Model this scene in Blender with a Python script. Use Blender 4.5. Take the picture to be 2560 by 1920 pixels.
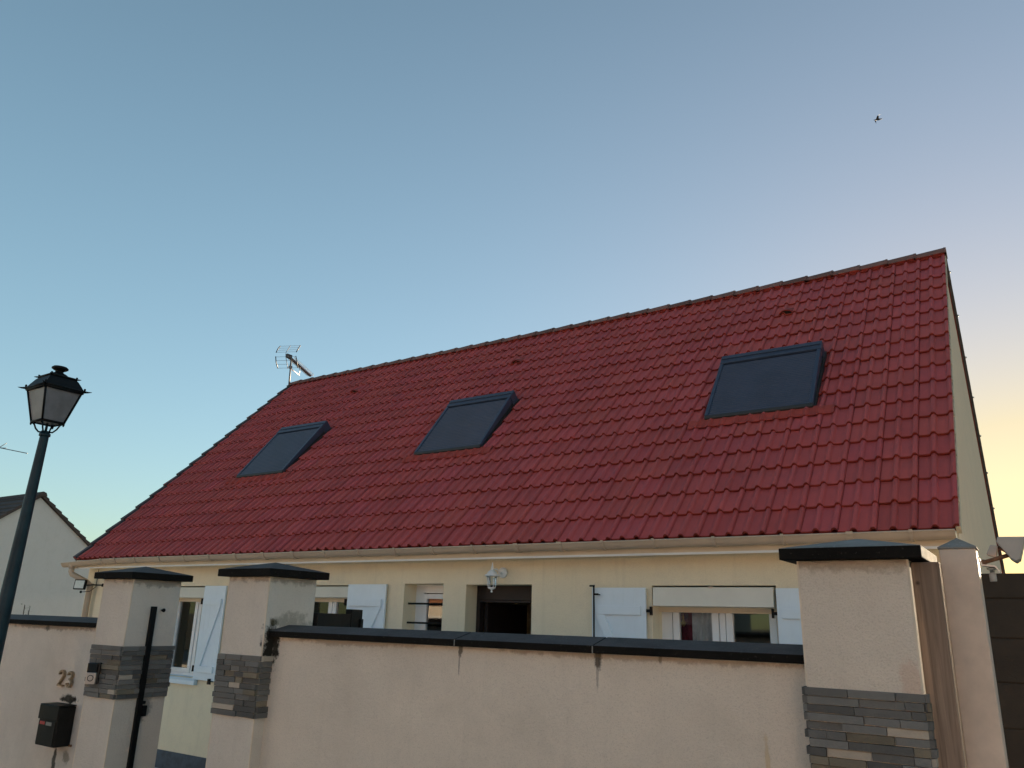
import bpy, bmesh, math, random
from mathutils import Vector, Matrix
random.seed(7)
R = math.radians
for o in list(bpy.data.objects): bpy.data.objects.remove(o)
scn = bpy.context.scene
COL = scn.collection

# ------------------------------------------------------------ camera
CAM = Vector((0, 0, 2.1))
cam_d = bpy.data.cameras.new('camera'); cam = bpy.data.objects.new('camera', cam_d); COL.objects.link(cam)
r_ = Vector((0.83500188, 0.54960718, 0.02652934)); u_ = Vector((0.1387664, -0.25698875, 0.95639985)); f_ = Vector((-0.53246197, 0.79491429, 0.2908531))
m = Matrix((r_, u_, -f_)).transposed().to_4x4(); m.translation = CAM
cam.matrix_world = m
cam_d.sensor_width = 36; cam_d.lens = 36 * 1945.8 / 2560
cam_d.clip_start = 0.05; cam_d.clip_end = 3000
scn.camera = cam

# ------------------------------------------------------------ light
SUN_EL, SUN_AZ = 4.0, 0.1        # degrees; azimuth measured from +Y towards +X
w = bpy.data.worlds.new('World'); scn.world = w; w.use_nodes = True
nt = w.node_tree; nt.nodes.clear()
sky = nt.nodes.new('ShaderNodeTexSky'); sky.sky_type = 'NISHITA'; sky.sun_disc = False
sky.sun_elevation = R(SUN_EL); sky.sun_rotation = R(SUN_AZ); sky.altitude = 50
sky.air_density = 1.3; sky.dust_density = 0.2; sky.ozone_density = 1.5
bg = nt.nodes.new('ShaderNodeBackground'); bg.inputs[1].default_value = 0.12
out = nt.nodes.new('ShaderNodeOutputWorld')
# evening sky: the Nishita sky with its contrast softened, a little darker towards the zenith, and a warm glow round the sun
def wn(typ, **kw):
    n = nt.nodes.new(typ)
    for k, v in kw.items(): setattr(n, k, v)
    return n
def wmath(op, a, b=0.0):
    n = wn('ShaderNodeMath', operation=op)
    for i, v in enumerate((a, b)):
        if isinstance(v, (int, float)): n.inputs[i].default_value = v
        else: nt.links.new(v, n.inputs[i])
    return n.outputs[0]
SUNV = (math.sin(R(SUN_AZ)) * math.cos(R(SUN_EL)), math.cos(R(SUN_AZ)) * math.cos(R(SUN_EL)), math.sin(R(SUN_EL)))
gm = wn('ShaderNodeGamma'); gm.inputs[1].default_value = 0.415; nt.links.new(sky.outputs[0], gm.inputs[0])
wtc = wn('ShaderNodeTexCoord'); nrm = wn('ShaderNodeVectorMath', operation='NORMALIZE'); nt.links.new(wtc.outputs['Generated'], nrm.inputs[0])
sep = wn('ShaderNodeSeparateXYZ'); nt.links.new(nrm.outputs[0], sep.inputs[0])
elev = wmath('SUBTRACT', 1.0, wmath('MULTIPLY', wmath('MAXIMUM', sep.outputs[2], 0.0), 0.66))
dot = wn('ShaderNodeVectorMath', operation='DOT_PRODUCT'); nt.links.new(nrm.outputs[0], dot.inputs[0]); dot.inputs[1].default_value = SUNV
glow = wmath('EXPONENT', wmath('MULTIPLY', wmath('ARCCOSINE', wmath('MINIMUM', dot.outputs['Value'], 0.99999)), -1 / 0.238))
def vscale(col, fac, by=None):
    n = wn('ShaderNodeVectorMath', operation='SCALE')
    if isinstance(col, tuple): n.inputs[0].default_value = col
    else: nt.links.new(col, n.inputs[0])
    nt.links.new(fac, n.inputs['Scale']); return n.outputs[0]
tint_ = wn('ShaderNodeVectorMath', operation='MULTIPLY'); nt.links.new(gm.outputs[0], tint_.inputs[0]); tint_.inputs[1].default_value = (0.75, 1.11, 1.40)
addv = wn('ShaderNodeVectorMath', operation='ADD'); nt.links.new(vscale(tint_.outputs[0], elev), addv.inputs[0]); nt.links.new(vscale((1.50, 0.16, 0.002), glow), addv.inputs[1])
warm = wn('ShaderNodeMix', data_type='RGBA', blend_type='MULTIPLY'); nt.links.new(wmath('MINIMUM', wmath('MULTIPLY', wmath('POWER', glow, 2.0), 3.6), 1.0), warm.inputs[0]); nt.links.new(addv.outputs[0], warm.inputs[6]); warm.inputs[7].default_value = (1.0, 0.96, 0.62, 1)
nt.links.new(warm.outputs[2], bg.inputs[0]); nt.links.new(bg.outputs[0], out.inputs[0])
sd = bpy.data.lights.new('sun', 'SUN'); sun = bpy.data.objects.new('sun', sd); COL.objects.link(sun)
sd.energy = 5.0; sd.angle = R(0.6); sd.color = (1.0, 0.78, 0.52)
sdir = Vector((math.sin(R(SUN_AZ)) * math.cos(R(SUN_EL)), math.cos(R(SUN_AZ)) * math.cos(R(SUN_EL)), math.sin(R(SUN_EL))))
sun.rotation_euler = sdir.to_track_quat('Z', 'Y').to_euler()
scn.view_settings.view_transform = 'Standard'; scn.view_settings.look = 'None'
scn.view_settings.exposure = 2.05; scn.view_settings.gamma = 1.0
scn.render.engine = 'CYCLES'
scn.render.resolution_x = 1024; scn.render.resolution_y = 768

# ------------------------------------------------------------ materials
def hexc(r, g, b): return (r, g, b, 1)
def new_mat(name):
    mt = bpy.data.materials.new(name); mt.use_nodes = True
    return mt, mt.node_tree, mt.node_tree.nodes['Principled BSDF']
def N(t, typ, **kw):
    n = t.nodes.new(typ)
    for k, v in kw.items(): setattr(n, k, v)
    return n
def math_n(t, op, a, b=None, clamp=False):
    n = N(t, 'ShaderNodeMath', operation=op, use_clamp=clamp)
    for i, v in enumerate((a, b)):
        if v is None: continue
        if isinstance(v, (int, float)): n.inputs[i].default_value = v
        else: t.links.new(v, n.inputs[i])
    return n.outputs[0]
def mixc(t, fac, a, b, mode='MIX'):
    n = N(t, 'ShaderNodeMix', data_type='RGBA', blend_type=mode)
    for i, v in ((0, fac), (6, a), (7, b)):
        if isinstance(v, (int, float, tuple)): n.inputs[i].default_value = v
        else: t.links.new(v, n.inputs[i])
    return n.outputs[2]
def noise(t, scale, detail=4, rough=0.55, vec=None, dist=0.0):
    n = N(t, 'ShaderNodeTexNoise'); n.inputs['Scale'].default_value = scale
    n.inputs['Detail'].default_value = detail; n.inputs['Roughness'].default_value = rough; n.inputs['Distortion'].default_value = dist
    if vec is None: vec = t.nodes.get('TC').outputs['Object'] if t.nodes.get('TC') else tc(t)
    t.links.new(vec, n.inputs['Vector']); return n.outputs['Fac']
def tc(t):
    n = t.nodes.get('TC')
    if not n: n = N(t, 'ShaderNodeTexCoord'); n.name = 'TC'
    return n.outputs['Object']
def mapping(t, scale=(1, 1, 1), loc=(0, 0, 0)):
    n = N(t, 'ShaderNodeMapping'); n.inputs['Scale'].default_value = scale; n.inputs['Location'].default_value = loc
    t.links.new(tc(t), n.inputs['Vector']); return n.outputs[0]
def ramp(t, fac, p0, p1, c0=(0, 0, 0, 1), c1=(1, 1, 1, 1)):
    n = N(t, 'ShaderNodeValToRGB'); e = n.color_ramp.elements
    e[0].position = p0; e[0].color = c0; e[1].position = p1; e[1].color = c1
    t.links.new(fac, n.inputs[0]); return n.outputs[0]
def bump(t, b, h, strength, dist=0.01):
    n = N(t, 'ShaderNodeBump'); n.inputs['Strength'].default_value = strength; n.inputs['Distance'].default_value = dist
    t.links.new(h, n.inputs['Height']); t.links.new(n.outputs[0], b.inputs['Normal'])
def spot_mask(t, c, rad, nscale=22, namp=1.0):
    """soft irregular patch centred at c (object space) with radii rad"""
    v = mapping(t, tuple(1 / q for q in rad), tuple(-a / q for a, q in zip(c, rad)))
    ln = N(t, 'ShaderNodeVectorMath', operation='LENGTH'); t.links.new(v, ln.inputs[0])
    nz = math_n(t, 'MULTIPLY', math_n(t, 'SUBTRACT', noise(t, nscale, 5, 0.65), 0.5), namp * 2)
    return math_n(t, 'SUBTRACT', math_n(t, 'ADD', 1.0, nz), ln.outputs['Value'], True)

def mat_plain(name, col, rough=0.6, metal=0.0, var=0.06, scale=8, bmp=0.0, bscale=120, spec=0.5):
    mt, t, b = new_mat(name); tc(t)
    f = noise(t, scale, 5, 0.6)
    lo = tuple(c * (1 - var * 2) for c in col) + (1,); hi = tuple(min(1, c * (1 + var * 2)) for c in col) + (1,)
    t.links.new(ramp(t, f, 0.3, 0.7, lo, hi), b.inputs['Base Color'])
    b.inputs['Roughness'].default_value = rough; b.inputs['Metallic'].default_value = metal
    b.inputs['Specular IOR Level'].default_value = spec
    if bmp: bump(t, b, noise(t, bscale, 3, 0.6), bmp, 0.004)
    return mt

def mat_render(name, col, grain=170, bstr=0.55, blotch=0.08, stain_shade=(), dirt=0.03):
    """roughcast render: grain bump, large uneven tone, dirty patches, drips and painted shade"""
    mt, t, b = new_mat(name); tc(t)
    big = noise(t, 1.3, 5, 0.6); mid = noise(t, 9, 4, 0.6); fine = noise(t, grain, 3, 0.7)
    base = ramp(t, big, 0.25, 0.75, tuple(c * (1 - blotch * 1.6) for c in col) + (1,), tuple(min(1, c * (1 + blotch)) for c in col) + (1,))
    c = mixc(t, math_n(t, 'MULTIPLY', mid, 0.18), base, tuple(q * 0.78 for q in col) + (1,))
    c = mixc(t, ramp(t, fine, 0.52, 0.75), c, tuple(q * 0.72 for q in col) + (1,))
    # faint vertical rain marks
    st = noise(t, 1.0, 4, 0.6, vec=mapping(t, (14, 14, 0.8)))
    c = mixc(t, math_n(t, 'MULTIPLY', ramp(t, st, 0.55, 0.8), dirt * 2.2), c, (0.16, 0.14, 0.115, 1))
    for (cc, rad, amt, scol) in stain_shade:
        mk = spot_mask(t, cc, rad)
        c = mixc(t, math_n(t, 'MULTIPLY', math_n(t, 'MULTIPLY', mk, 2.6, True), amt), c, tuple(scol) + (1,))
    c = mixc(t, math_n(t, 'MULTIPLY', ramp(t, noise(t, 3.5, 6, 0.75), 0.5, 0.8), 0.28), c, (0.50, 0.44, 0.36, 1))
    t.links.new(c, b.inputs['Base Color']); b.inputs['Roughness'].default_value = 0.95; b.inputs['Specular IOR Level'].default_value = 0.15
    h = math_n(t, 'ADD', fine, math_n(t, 'MULTIPLY', noise(t, grain * 0.35, 2, 0.5), 0.8))
    bump(t, b, h, bstr, 0.006)
    return mt

def mat_tint(name, col, rough, grain=60, bstr=0.2, sat=0.0, amp=1.0, spec=0.35, dirtc=None):
    """base colour times the per-piece 'tint' attribute (each tile or stone has its own shade)"""
    mt, t, b = new_mat(name); tc(t)
    a = N(t, 'ShaderNodeAttribute', attribute_name='tint')
    c = mixc(t, 1.0, tuple(col) + (1,), a.outputs['Color'], 'MULTIPLY')
    f = noise(t, 4, 6, 0.7)
    c = mixc(t, math_n(t, 'MULTIPLY', ramp(t, f, 0.35, 0.75), 0.35 * amp), c, mixc(t, 1.0, c, (0.62, 0.62, 0.66, 1), 'MULTIPLY'))
    fine = noise(t, grain, 4, 0.7)
    c = mixc(t, math_n(t, 'MULTIPLY', ramp(t, fine, 0.4, 0.8), 0.25 * amp), c, mixc(t, 1.0, c, (1.4, 1.4, 1.4, 1), 'MULTIPLY'))
    if dirtc:
        d = noise(t, 2.2, 6, 0.75, vec=mapping(t, (1.0, 1.0, 0.45)))
        c = mixc(t, math_n(t, 'MULTIPLY', ramp(t, d, 0.56, 0.74), 0.35), c, tuple(dirtc) + (1,))
    t.links.new(c, b.inputs['Base Color'])
    b.inputs['Roughness'].default_value = rough; b.inputs['Specular IOR Level'].default_value = spec
    bump(t, b, fine, bstr, 0.004)
    return mt

M = {}
WALLC_ = (0.79, 0.69, 0.58)
SOOT_SHADE = (0.035, 0.032, 0.026)  # black of the soot stains, also of the letterbox's painted shadow
M['facade'] = mat_render('facade_render', (0.86, 0.76, 0.57), grain=210, bstr=0.35, blotch=0.03, dirt=0.05)
M['gable'] = mat_render('gable_render', (0.80, 0.62, 0.46), grain=210, bstr=0.3, blotch=0.03, dirt=0.05)
M['neigh'] = mat_render('neighbour_render', (0.76, 0.69, 0.65), grain=90, bstr=0.15, blotch=0.02, dirt=0.03)
M['tile'] = mat_tint('roof_tile_red', (0.44, 0.088, 0.084), 0.5, grain=90, bstr=0.12, spec=0.26, dirtc=(0.24, 0.062, 0.055))
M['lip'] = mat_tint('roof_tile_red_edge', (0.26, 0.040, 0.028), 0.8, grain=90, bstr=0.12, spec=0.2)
M['darktile'] = mat_tint('dark_roof_tile', (0.075, 0.055, 0.05), 0.8, grain=50, bstr=0.2)
M['ridge'] = mat_tint('weathered_ridge_tile', (0.20, 0.10, 0.085), 0.85, grain=50, bstr=0.3)
M['verge'] = mat_plain('verge_slate_grey', (0.075, 0.07, 0.075), 0.8, var=0.15, scale=12)
M['mortar'] = mat_plain('verge_mortar', (0.62, 0.52, 0.38), 0.95, var=0.1, scale=14, bmp=0.4)
M['pvc'] = mat_plain('sand_gutter_plastic', (0.50, 0.385, 0.285), 0.4, var=0.04, scale=3)
M['fascia'] = mat_plain('cream_fascia_plastic', (0.70, 0.60, 0.46), 0.4, var=0.03, scale=3)
M['white'] = mat_plain('white_window_plastic', (0.80, 0.82, 0.84), 0.4, var=0.02, scale=3)
M['shut'] = mat_plain('white_painted_shutter', (0.74, 0.84, 0.92), 0.5, var=0.02, scale=3)
M['box'] = mat_plain('roller_box_cream', (0.66, 0.64, 0.56), 0.4, var=0.03, scale=3)
M['boxwhite'] = mat_plain('roller_box_white', (0.72, 0.70, 0.62), 0.4, var=0.03, scale=3)
M['iron'] = mat_plain('black_ironwork', (0.007, 0.007, 0.007), 0.5, var=0.2, scale=20, spec=0.2)
M['lampgreen'] = mat_plain('dark_green_lamp_paint', (0.010, 0.032, 0.042), 0.45, var=0.2, scale=6, bmp=0.1, spec=0.3)
M['lampblack'] = mat_plain('black_lantern_paint', (0.005, 0.006, 0.006), 0.5, var=0.2, scale=9, spec=0.2)
M['plinth'] = mat_plain('blue_grey_plinth', (0.045, 0.065, 0.095), 0.6, var=0.2, scale=10, bmp=0.2)
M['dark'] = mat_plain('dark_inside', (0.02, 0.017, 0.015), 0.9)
M['door'] = mat_plain('dark_brown_door', (0.018, 0.010, 0.008), 0.6, var=0.2, scale=5)
M['slat'] = mat_plain('grey_blue_slats', (0.038, 0.048, 0.085), 0.4, metal=0.0, var=0.08, scale=2.5)
M['slatframe'] = mat_plain('grey_shutter_frame', (0.040, 0.052, 0.085), 0.35, var=0.06, scale=5)
M['rubber'] = mat_plain('dark_brown_frame', (0.028, 0.024, 0.022), 0.5, var=0.1)
M['flash'] = mat_plain('red_painted_flashing', (0.36, 0.050, 0.036), 0.8, var=0.12, scale=9, bmp=0.3, bscale=40)
M['brass'] = mat_plain('brass_digit', (0.36, 0.27, 0.18), 0.5, metal=0.4, var=0.15, scale=40)
M['steel'] = mat_plain('galvanised_steel', (0.55, 0.55, 0.52), 0.35, metal=0.9, var=0.15, scale=30)
M['alu'] = mat_plain('aluminium_tube', (0.16, 0.165, 0.18), 0.55, metal=0.3, var=0.08, scale=30)
M['antdark'] = mat_plain('dark_plastic_end', (0.02, 0.022, 0.03), 0.5)
M['post'] = mat_plain('sand_painted_post', (0.66, 0.52, 0.41), 0.6, var=0.09, scale=5, bmp=0.12, bscale=60)
M['plasticgrey'] = mat_plain('pale_grey_plastic', (0.42, 0.39, 0.35), 0.5, var=0.06)
M['rust'] = mat_plain('rusty_brown_arm', (0.20, 0.085, 0.035), 0.6, var=0.25, scale=30)
M['letter'] = mat_plain('dark_letterbox_paint', (0.010, 0.009, 0.008), 0.5, var=0.3, scale=12, bmp=0.1, spec=0.25)
M['lred'] = mat_plain('red_sticker', (0.55, 0.07, 0.06), 0.6); M['lgrey'] = mat_plain('grey_name_label', (0.30, 0.28, 0.24), 0.6)
M['silver'] = mat_plain('satin_nickel', (0.55, 0.48, 0.42), 0.45, metal=0.3, var=0.04)
M['glassblack'] = mat_plain('glossy_black', (0.008, 0.008, 0.01), 0.08, var=0.0)
M['frost'] = mat_plain('frosted_glass', (0.20, 0.20, 0.22), 0.35, var=0.15, scale=5)
M['led'] = mat_plain('floodlight_glass', (0.62, 0.66, 0.62), 0.15, var=0.05, scale=30)
M['curt_r'] = mat_plain('maroon_curtain', (0.22, 0.03, 0.055), 0.9, var=0.25, scale=18)
M['curt_w'] = mat_plain('white_net_curtain', (0.80, 0.83, 0.88), 0.9, var=0.12, scale=12)
M['gold'] = mat_plain('gold_ornament', (0.7, 0.42, 0.12), 0.4, metal=0.6)
M['asphalt'] = mat_plain('asphalt', (0.055, 0.055, 0.058), 0.9, var=0.15, scale=30, bmp=0.5)
M['pave'] = mat_plain('pale_concrete_paving', (0.42, 0.40, 0.37), 0.9, var=0.1, scale=3, bmp=0.3)
M['yard'] = mat_plain('pale_gravel', (0.58, 0.57, 0.55), 0.95, var=0.1, scale=20, bmp=0.5)  # unseen yard surface, made pale to bounce light onto the facade
M['ground'] = mat_plain('dry_ground', (0.16, 0.15, 0.09), 0.95, var=0.25, scale=1.2, bmp=0.3)
M['leaf'] = mat_plain('leaf_green', (0.06, 0.09, 0.03), 0.6, var=0.3, scale=30)
M['bark'] = mat_plain('twig_brown', (0.07, 0.05, 0.035), 0.8)
M['bird'] = mat_plain('dark_feathers', (0.03, 0.03, 0.035), 0.8)
M['edge'] = mat_plain('bright_corner_bead', (0.74, 0.63, 0.50), 0.7, var=0.05)
M['stone'] = mat_tint('split_stone', (0.21, 0.205, 0.195), 0.85, grain=45, bstr=0.9, spec=0.3)
# glass: clear, mirror-like at grazing angles
mt, t, b = new_mat('window_glass'); t.nodes.remove(b)
fr = N(t, 'ShaderNodeFresnel'); fr.inputs[0].default_value = 1.7
tr = N(t, 'ShaderNodeBsdfTransparent'); tr.inputs[0].default_value = (0.90, 0.92, 0.92, 1)
gl = N(t, 'ShaderNodeBsdfGlossy'); gl.inputs['Roughness'].default_value = 0.02
mx = N(t, 'ShaderNodeMixShader'); t.links.new(fr.outputs[0], mx.inputs[0]); t.links.new(tr.outputs[0], mx.inputs[1]); t.links.new(gl.outputs[0], mx.inputs[2])
t.links.new(mx.outputs[0], t.nodes['Material Output'].inputs[0]); M['glass'] = mt
# coping: grey top, edges blackened by algae (two slots), speckled
def mat_cop(name, col, spk, spec):
    mt, t, b = new_mat(name); tc(t)
    c = ramp(t, noise(t, 5, 6, 0.7), 0.3, 0.75, tuple(q * 0.7 for q in col) + (1,), tuple(q * 1.35 for q in col) + (1,))
    c = mixc(t, ramp(t, noise(t, 70, 3, 0.7), 0.62, 0.72), c, tuple(spk) + (1,))
    t.links.new(c, b.inputs['Base Color']); b.inputs['Roughness'].default_value = 0.85; b.inputs['Specular IOR Level'].default_value = spec
    bump(t, b, noise(t, 60, 4, 0.7), 0.5, 0.004); return mt
M['coptop'] = mat_cop('coping_top', (0.078, 0.072, 0.070), (0.16, 0.16, 0.16), 0.25)
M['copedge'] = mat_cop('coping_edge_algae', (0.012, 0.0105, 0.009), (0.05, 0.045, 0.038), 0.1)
M['captop'] = mat_cop('bare_concrete_cap', (0.24, 0.23, 0.21), (0.42, 0.41, 0.38), 0.2)
# weathered wood
mt, t, b = new_mat('weathered_wood'); tc(t)
g = noise(t, 1.0, 6, 0.65, vec=mapping(t, (45, 45, 1.6)), dist=0.6); g2 = noise(t, 1.0, 4, 0.6, vec=mapping(t, (9, 9, 1.1)))
c = ramp(t, g, 0.3, 0.7, (0.085, 0.055, 0.038, 1), (0.44, 0.31, 0.22, 1)); c = mixc(t, ramp(t, g2, 0.4, 0.7), c, (0.20, 0.145, 0.11, 1))
c = mixc(t, spot_mask(t, (-0.387, 3.345, 2.275), (0.011, 0.05, 0.011), 20, 0.2), c, (0.03, 0.02, 0.015, 1))
t.links.new(c, b.inputs['Base Color']); b.inputs['Roughness'].default_value = 0.85; bump(t, b, g, 0.6, 0.004); M['wood'] = mt

# ------------------------------------------------------------ mesh helpers
class MB:
    def __init__(s): s.v = []; s.f = []; s.mi = []; s.t = []; s.sm = []
    def face(s, pts, mi=0, tint=1.0, sm=False):
        i = len(s.v); s.v += [tuple(p) for p in pts]; s.f.append(tuple(range(i, i + len(pts)))); s.mi.append(mi); s.t.append(tint); s.sm.append(sm)
    def poly(s, verts, faces, mi=0, tint=1.0, sm=False):
        i = len(s.v); s.v += [tuple(p) for p in verts]
        for f in faces: s.f.append(tuple(i + k for k in f)); s.mi.append(mi); s.t.append(tint); s.sm.append(sm)
    def box(s, a, b, mi=0, tint=1.0, M_=None, topmi=None):
        x0, y0, z0 = (min(a[k], b[k]) for k in range(3)); x1, y1, z1 = (max(a[k], b[k]) for k in range(3))
        vs = [(x0, y0, z0), (x1, y0, z0), (x1, y1, z0), (x0, y1, z0), (x0, y0, z1), (x1, y0, z1), (x1, y1, z1), (x0, y1, z1)]
        if M_: vs = [tuple(M_ @ Vector(p)) for p in vs]
        s.poly(vs, [(0, 3, 2, 1), (4, 5, 6, 7), (0, 1, 5, 4), (1, 2, 6, 5), (2, 3, 7, 6), (3, 0, 4, 7)], mi, tint)
        if topmi is not None: s.mi[-5] = topmi
    def tube(s, pts, r, n=10, mi=0, cap=True, sm=True):
        pts = [Vector(p) for p in pts]; rr = r if isinstance(r, (list, tuple)) else [r] * len(pts)
        i0 = len(s.v); up = None
        for k, p in enumerate(pts):
            d = (pts[min(k + 1, len(pts) - 1)] - pts[max(k - 1, 0)]).normalized()
            if up is None: up = Vector((0, 0, 1)) if abs(d.z) < 0.9 else Vector((0, 1, 0))
            a = d.cross(up).normalized(); b = a.cross(d).normalized(); up = b
            for q in range(n):
                an = 2 * math.pi * q / n; s.v.append(tuple(p + (a * math.cos(an) + b * math.sin(an)) * rr[k]))
        for k in range(len(pts) - 1):
            for q in range(n):
                s.f.append((i0 + k * n + q, i0 + k * n + (q + 1) % n, i0 + (k + 1) * n + (q + 1) % n, i0 + (k + 1) * n + q)); s.mi.append(mi); s.t.append(1.0); s.sm.append(sm)
        if cap:
            s.f.append(tuple(i0 + q for q in range(n - 1, -1, -1))); s.f.append(tuple(i0 + (len(pts) - 1) * n + q for q in range(n)))
            s.mi += [mi, mi]; s.t += [1.0, 1.0]; s.sm += [False, False]
    def lathe(s, c, prof, n=16, mi=0, sm=True, M_=None, rot=0.0):
        """prof: (radius, z) list around vertical axis through c"""
        i0 = len(s.v)
        for (r, z) in prof:
            for q in range(n):
                an = 2 * math.pi * q / n + rot; p = Vector((c[0] + r * math.cos(an), c[1] + r * math.sin(an), c[2] + z))
                if M_: p = M_ @ p
                s.v.append(tuple(p))
        for k in range(len(prof) - 1):
            for q in range(n):
                s.f.append((i0 + k * n + q, i0 + k * n + (q + 1) % n, i0 + (k + 1) * n + (q + 1) % n, i0 + (k + 1) * n + q)); s.mi.append(mi); s.t.append(1.0); s.sm.append(sm)
        s.f.append(tuple(i0 + q for q in range(n - 1, -1, -1))); s.f.append(tuple(i0 + (len(prof) - 1) * n + q for q in range(n)))
        s.mi += [mi, mi]; s.t += [1.0, 1.0]; s.sm += [False, False]
    def extrude(s, prof, axis, a, b, mi=0, sm=False):
        """closed profile (list of 2d) extruded along axis 0/1/2 from a to b"""
        def P(q, w_): 
            l = list(q); l.insert(axis, w_); return tuple(l)
        n = len(prof); i0 = len(s.v); s.v += [P(q, a) for q in prof] + [P(q, b) for q in prof]
        for k in range(n):
            s.f.append((i0 + k, i0 + (k + 1) % n, i0 + n + (k + 1) % n, i0 + n + k)); s.mi.append(mi); s.t.append(1.0); s.sm.append(sm)
        s.f.append(tuple(i0 + k for k in range(n - 1, -1, -1))); s.f.append(tuple(i0 + n + k for k in range(n))); s.mi += [mi, mi]; s.t += [1.0, 1.0]; s.sm += [False, False]
    def build(s, name, mats, parent=None, bev=0.0, fixn=True, tint=False):
        me = bpy.data.meshes.new(name); off = Vector((0, 0, 0))
        p = parent
        while p is not None: off += p.location; p = p.parent
        me.from_pydata([tuple(Vector(v) - off) for v in s.v], [], s.f)
        for k, mname in enumerate(mats if isinstance(mats, (list, tuple)) else [mats]): me.materials.append(M[mname])
        me.polygons.foreach_set('material_index', s.mi); me.polygons.foreach_set('use_smooth', s.sm)
        if tint:
            at = me.color_attributes.new('tint', 'FLOAT_COLOR', 'CORNER'); buf = []
            for pl in me.polygons:
                tv = s.t[pl.index]; tv = tv if isinstance(tv, tuple) else (tv, tv, tv)
                buf += [tv[0], tv[1], tv[2], 1.0] * pl.loop_total
            at.data.foreach_set('color', buf)
        me.update()
        if fixn:
            bm = bmesh.new(); bm.from_mesh(me); bmesh.ops.recalc_face_normals(bm, faces=bm.faces); bm.to_mesh(me); bm.free()
        o = bpy.data.objects.new(name, me); COL.objects.link(o)
        if parent is not None: o.parent = parent
        if bev:
            bv = o.modifiers.new('bevel', 'BEVEL'); bv.width = bev; bv.segments = 2; bv.limit_method = 'ANGLE'; bv.angle_limit = R(40)
        return o
def tag(o, label=None, cat=None, group=None, kind=None):
    for k, v in (('label', label), ('category', cat), ('group', group), ('kind', kind)):
        if v: o[k] = v
    return o
def thing(name, loc, label, cat, group=None):
    o = bpy.data.objects.new(name, None); COL.objects.link(o); o.location = loc; o.empty_display_size = 0.2
    return tag(o, label, cat, group)

# ------------------------------------------------------------ ground
g = MB(); g.face([(-900, -900, 0), (900, -900, 0), (900, 900, 0), (-900, 900, 0)]); tag(g.build('ground', 'ground'), kind='structure')
g = MB(); g.box((-60, -5.0, -0.1), (60, 1.6, 0.004)); tag(g.build('road', 'asphalt'), kind='structure')
g = MB(); g.box((-60, 1.6, -0.1), (60, 3.36, 0.12)); tag(g.build('pavement', 'pave', bev=0.01), kind='structure')
g = MB(); g.box((-60, -11.5, -0.1), (60, -5.0, 0.12)); tag(g.build('far_pavement', 'pave'), kind='structure')
g = MB(); g.box((-16, 3.6, -0.1), (3, 7.24, 0.02)); tag(g.build('front_yard_paving', 'yard'), kind='structure')

# ------------------------------------------------------------ the house
HX0, HX1 = -13.24, -0.50          # outer faces of the gables
RX0, RX1 = -13.26, -0.468         # roof edges
EY, EZ = 7.0, 2.870               # eave edge
RY, RZ = 11.045, 6.967            # ridge
FY = 7.25                         # facade plane
house = thing('house', (-6.87, 11.0, 0), 'cream rendered bungalow with a steep red tiled roof behind the garden wall', 'house')
sl = math.hypot(RY - EY, RZ - EZ); dy, dz = (RY - EY) / sl, (RZ - EZ) / sl
def onroof(x, s, h=0.0, side=1):
    """side 1 = street slope, -1 = back slope; s along the slope, h above it"""
    y = EY + dy * s - dz * h; z = EZ + dz * s + dy * h
    if side < 0: y = 2 * RY - y
    return (x, y, z)
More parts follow.
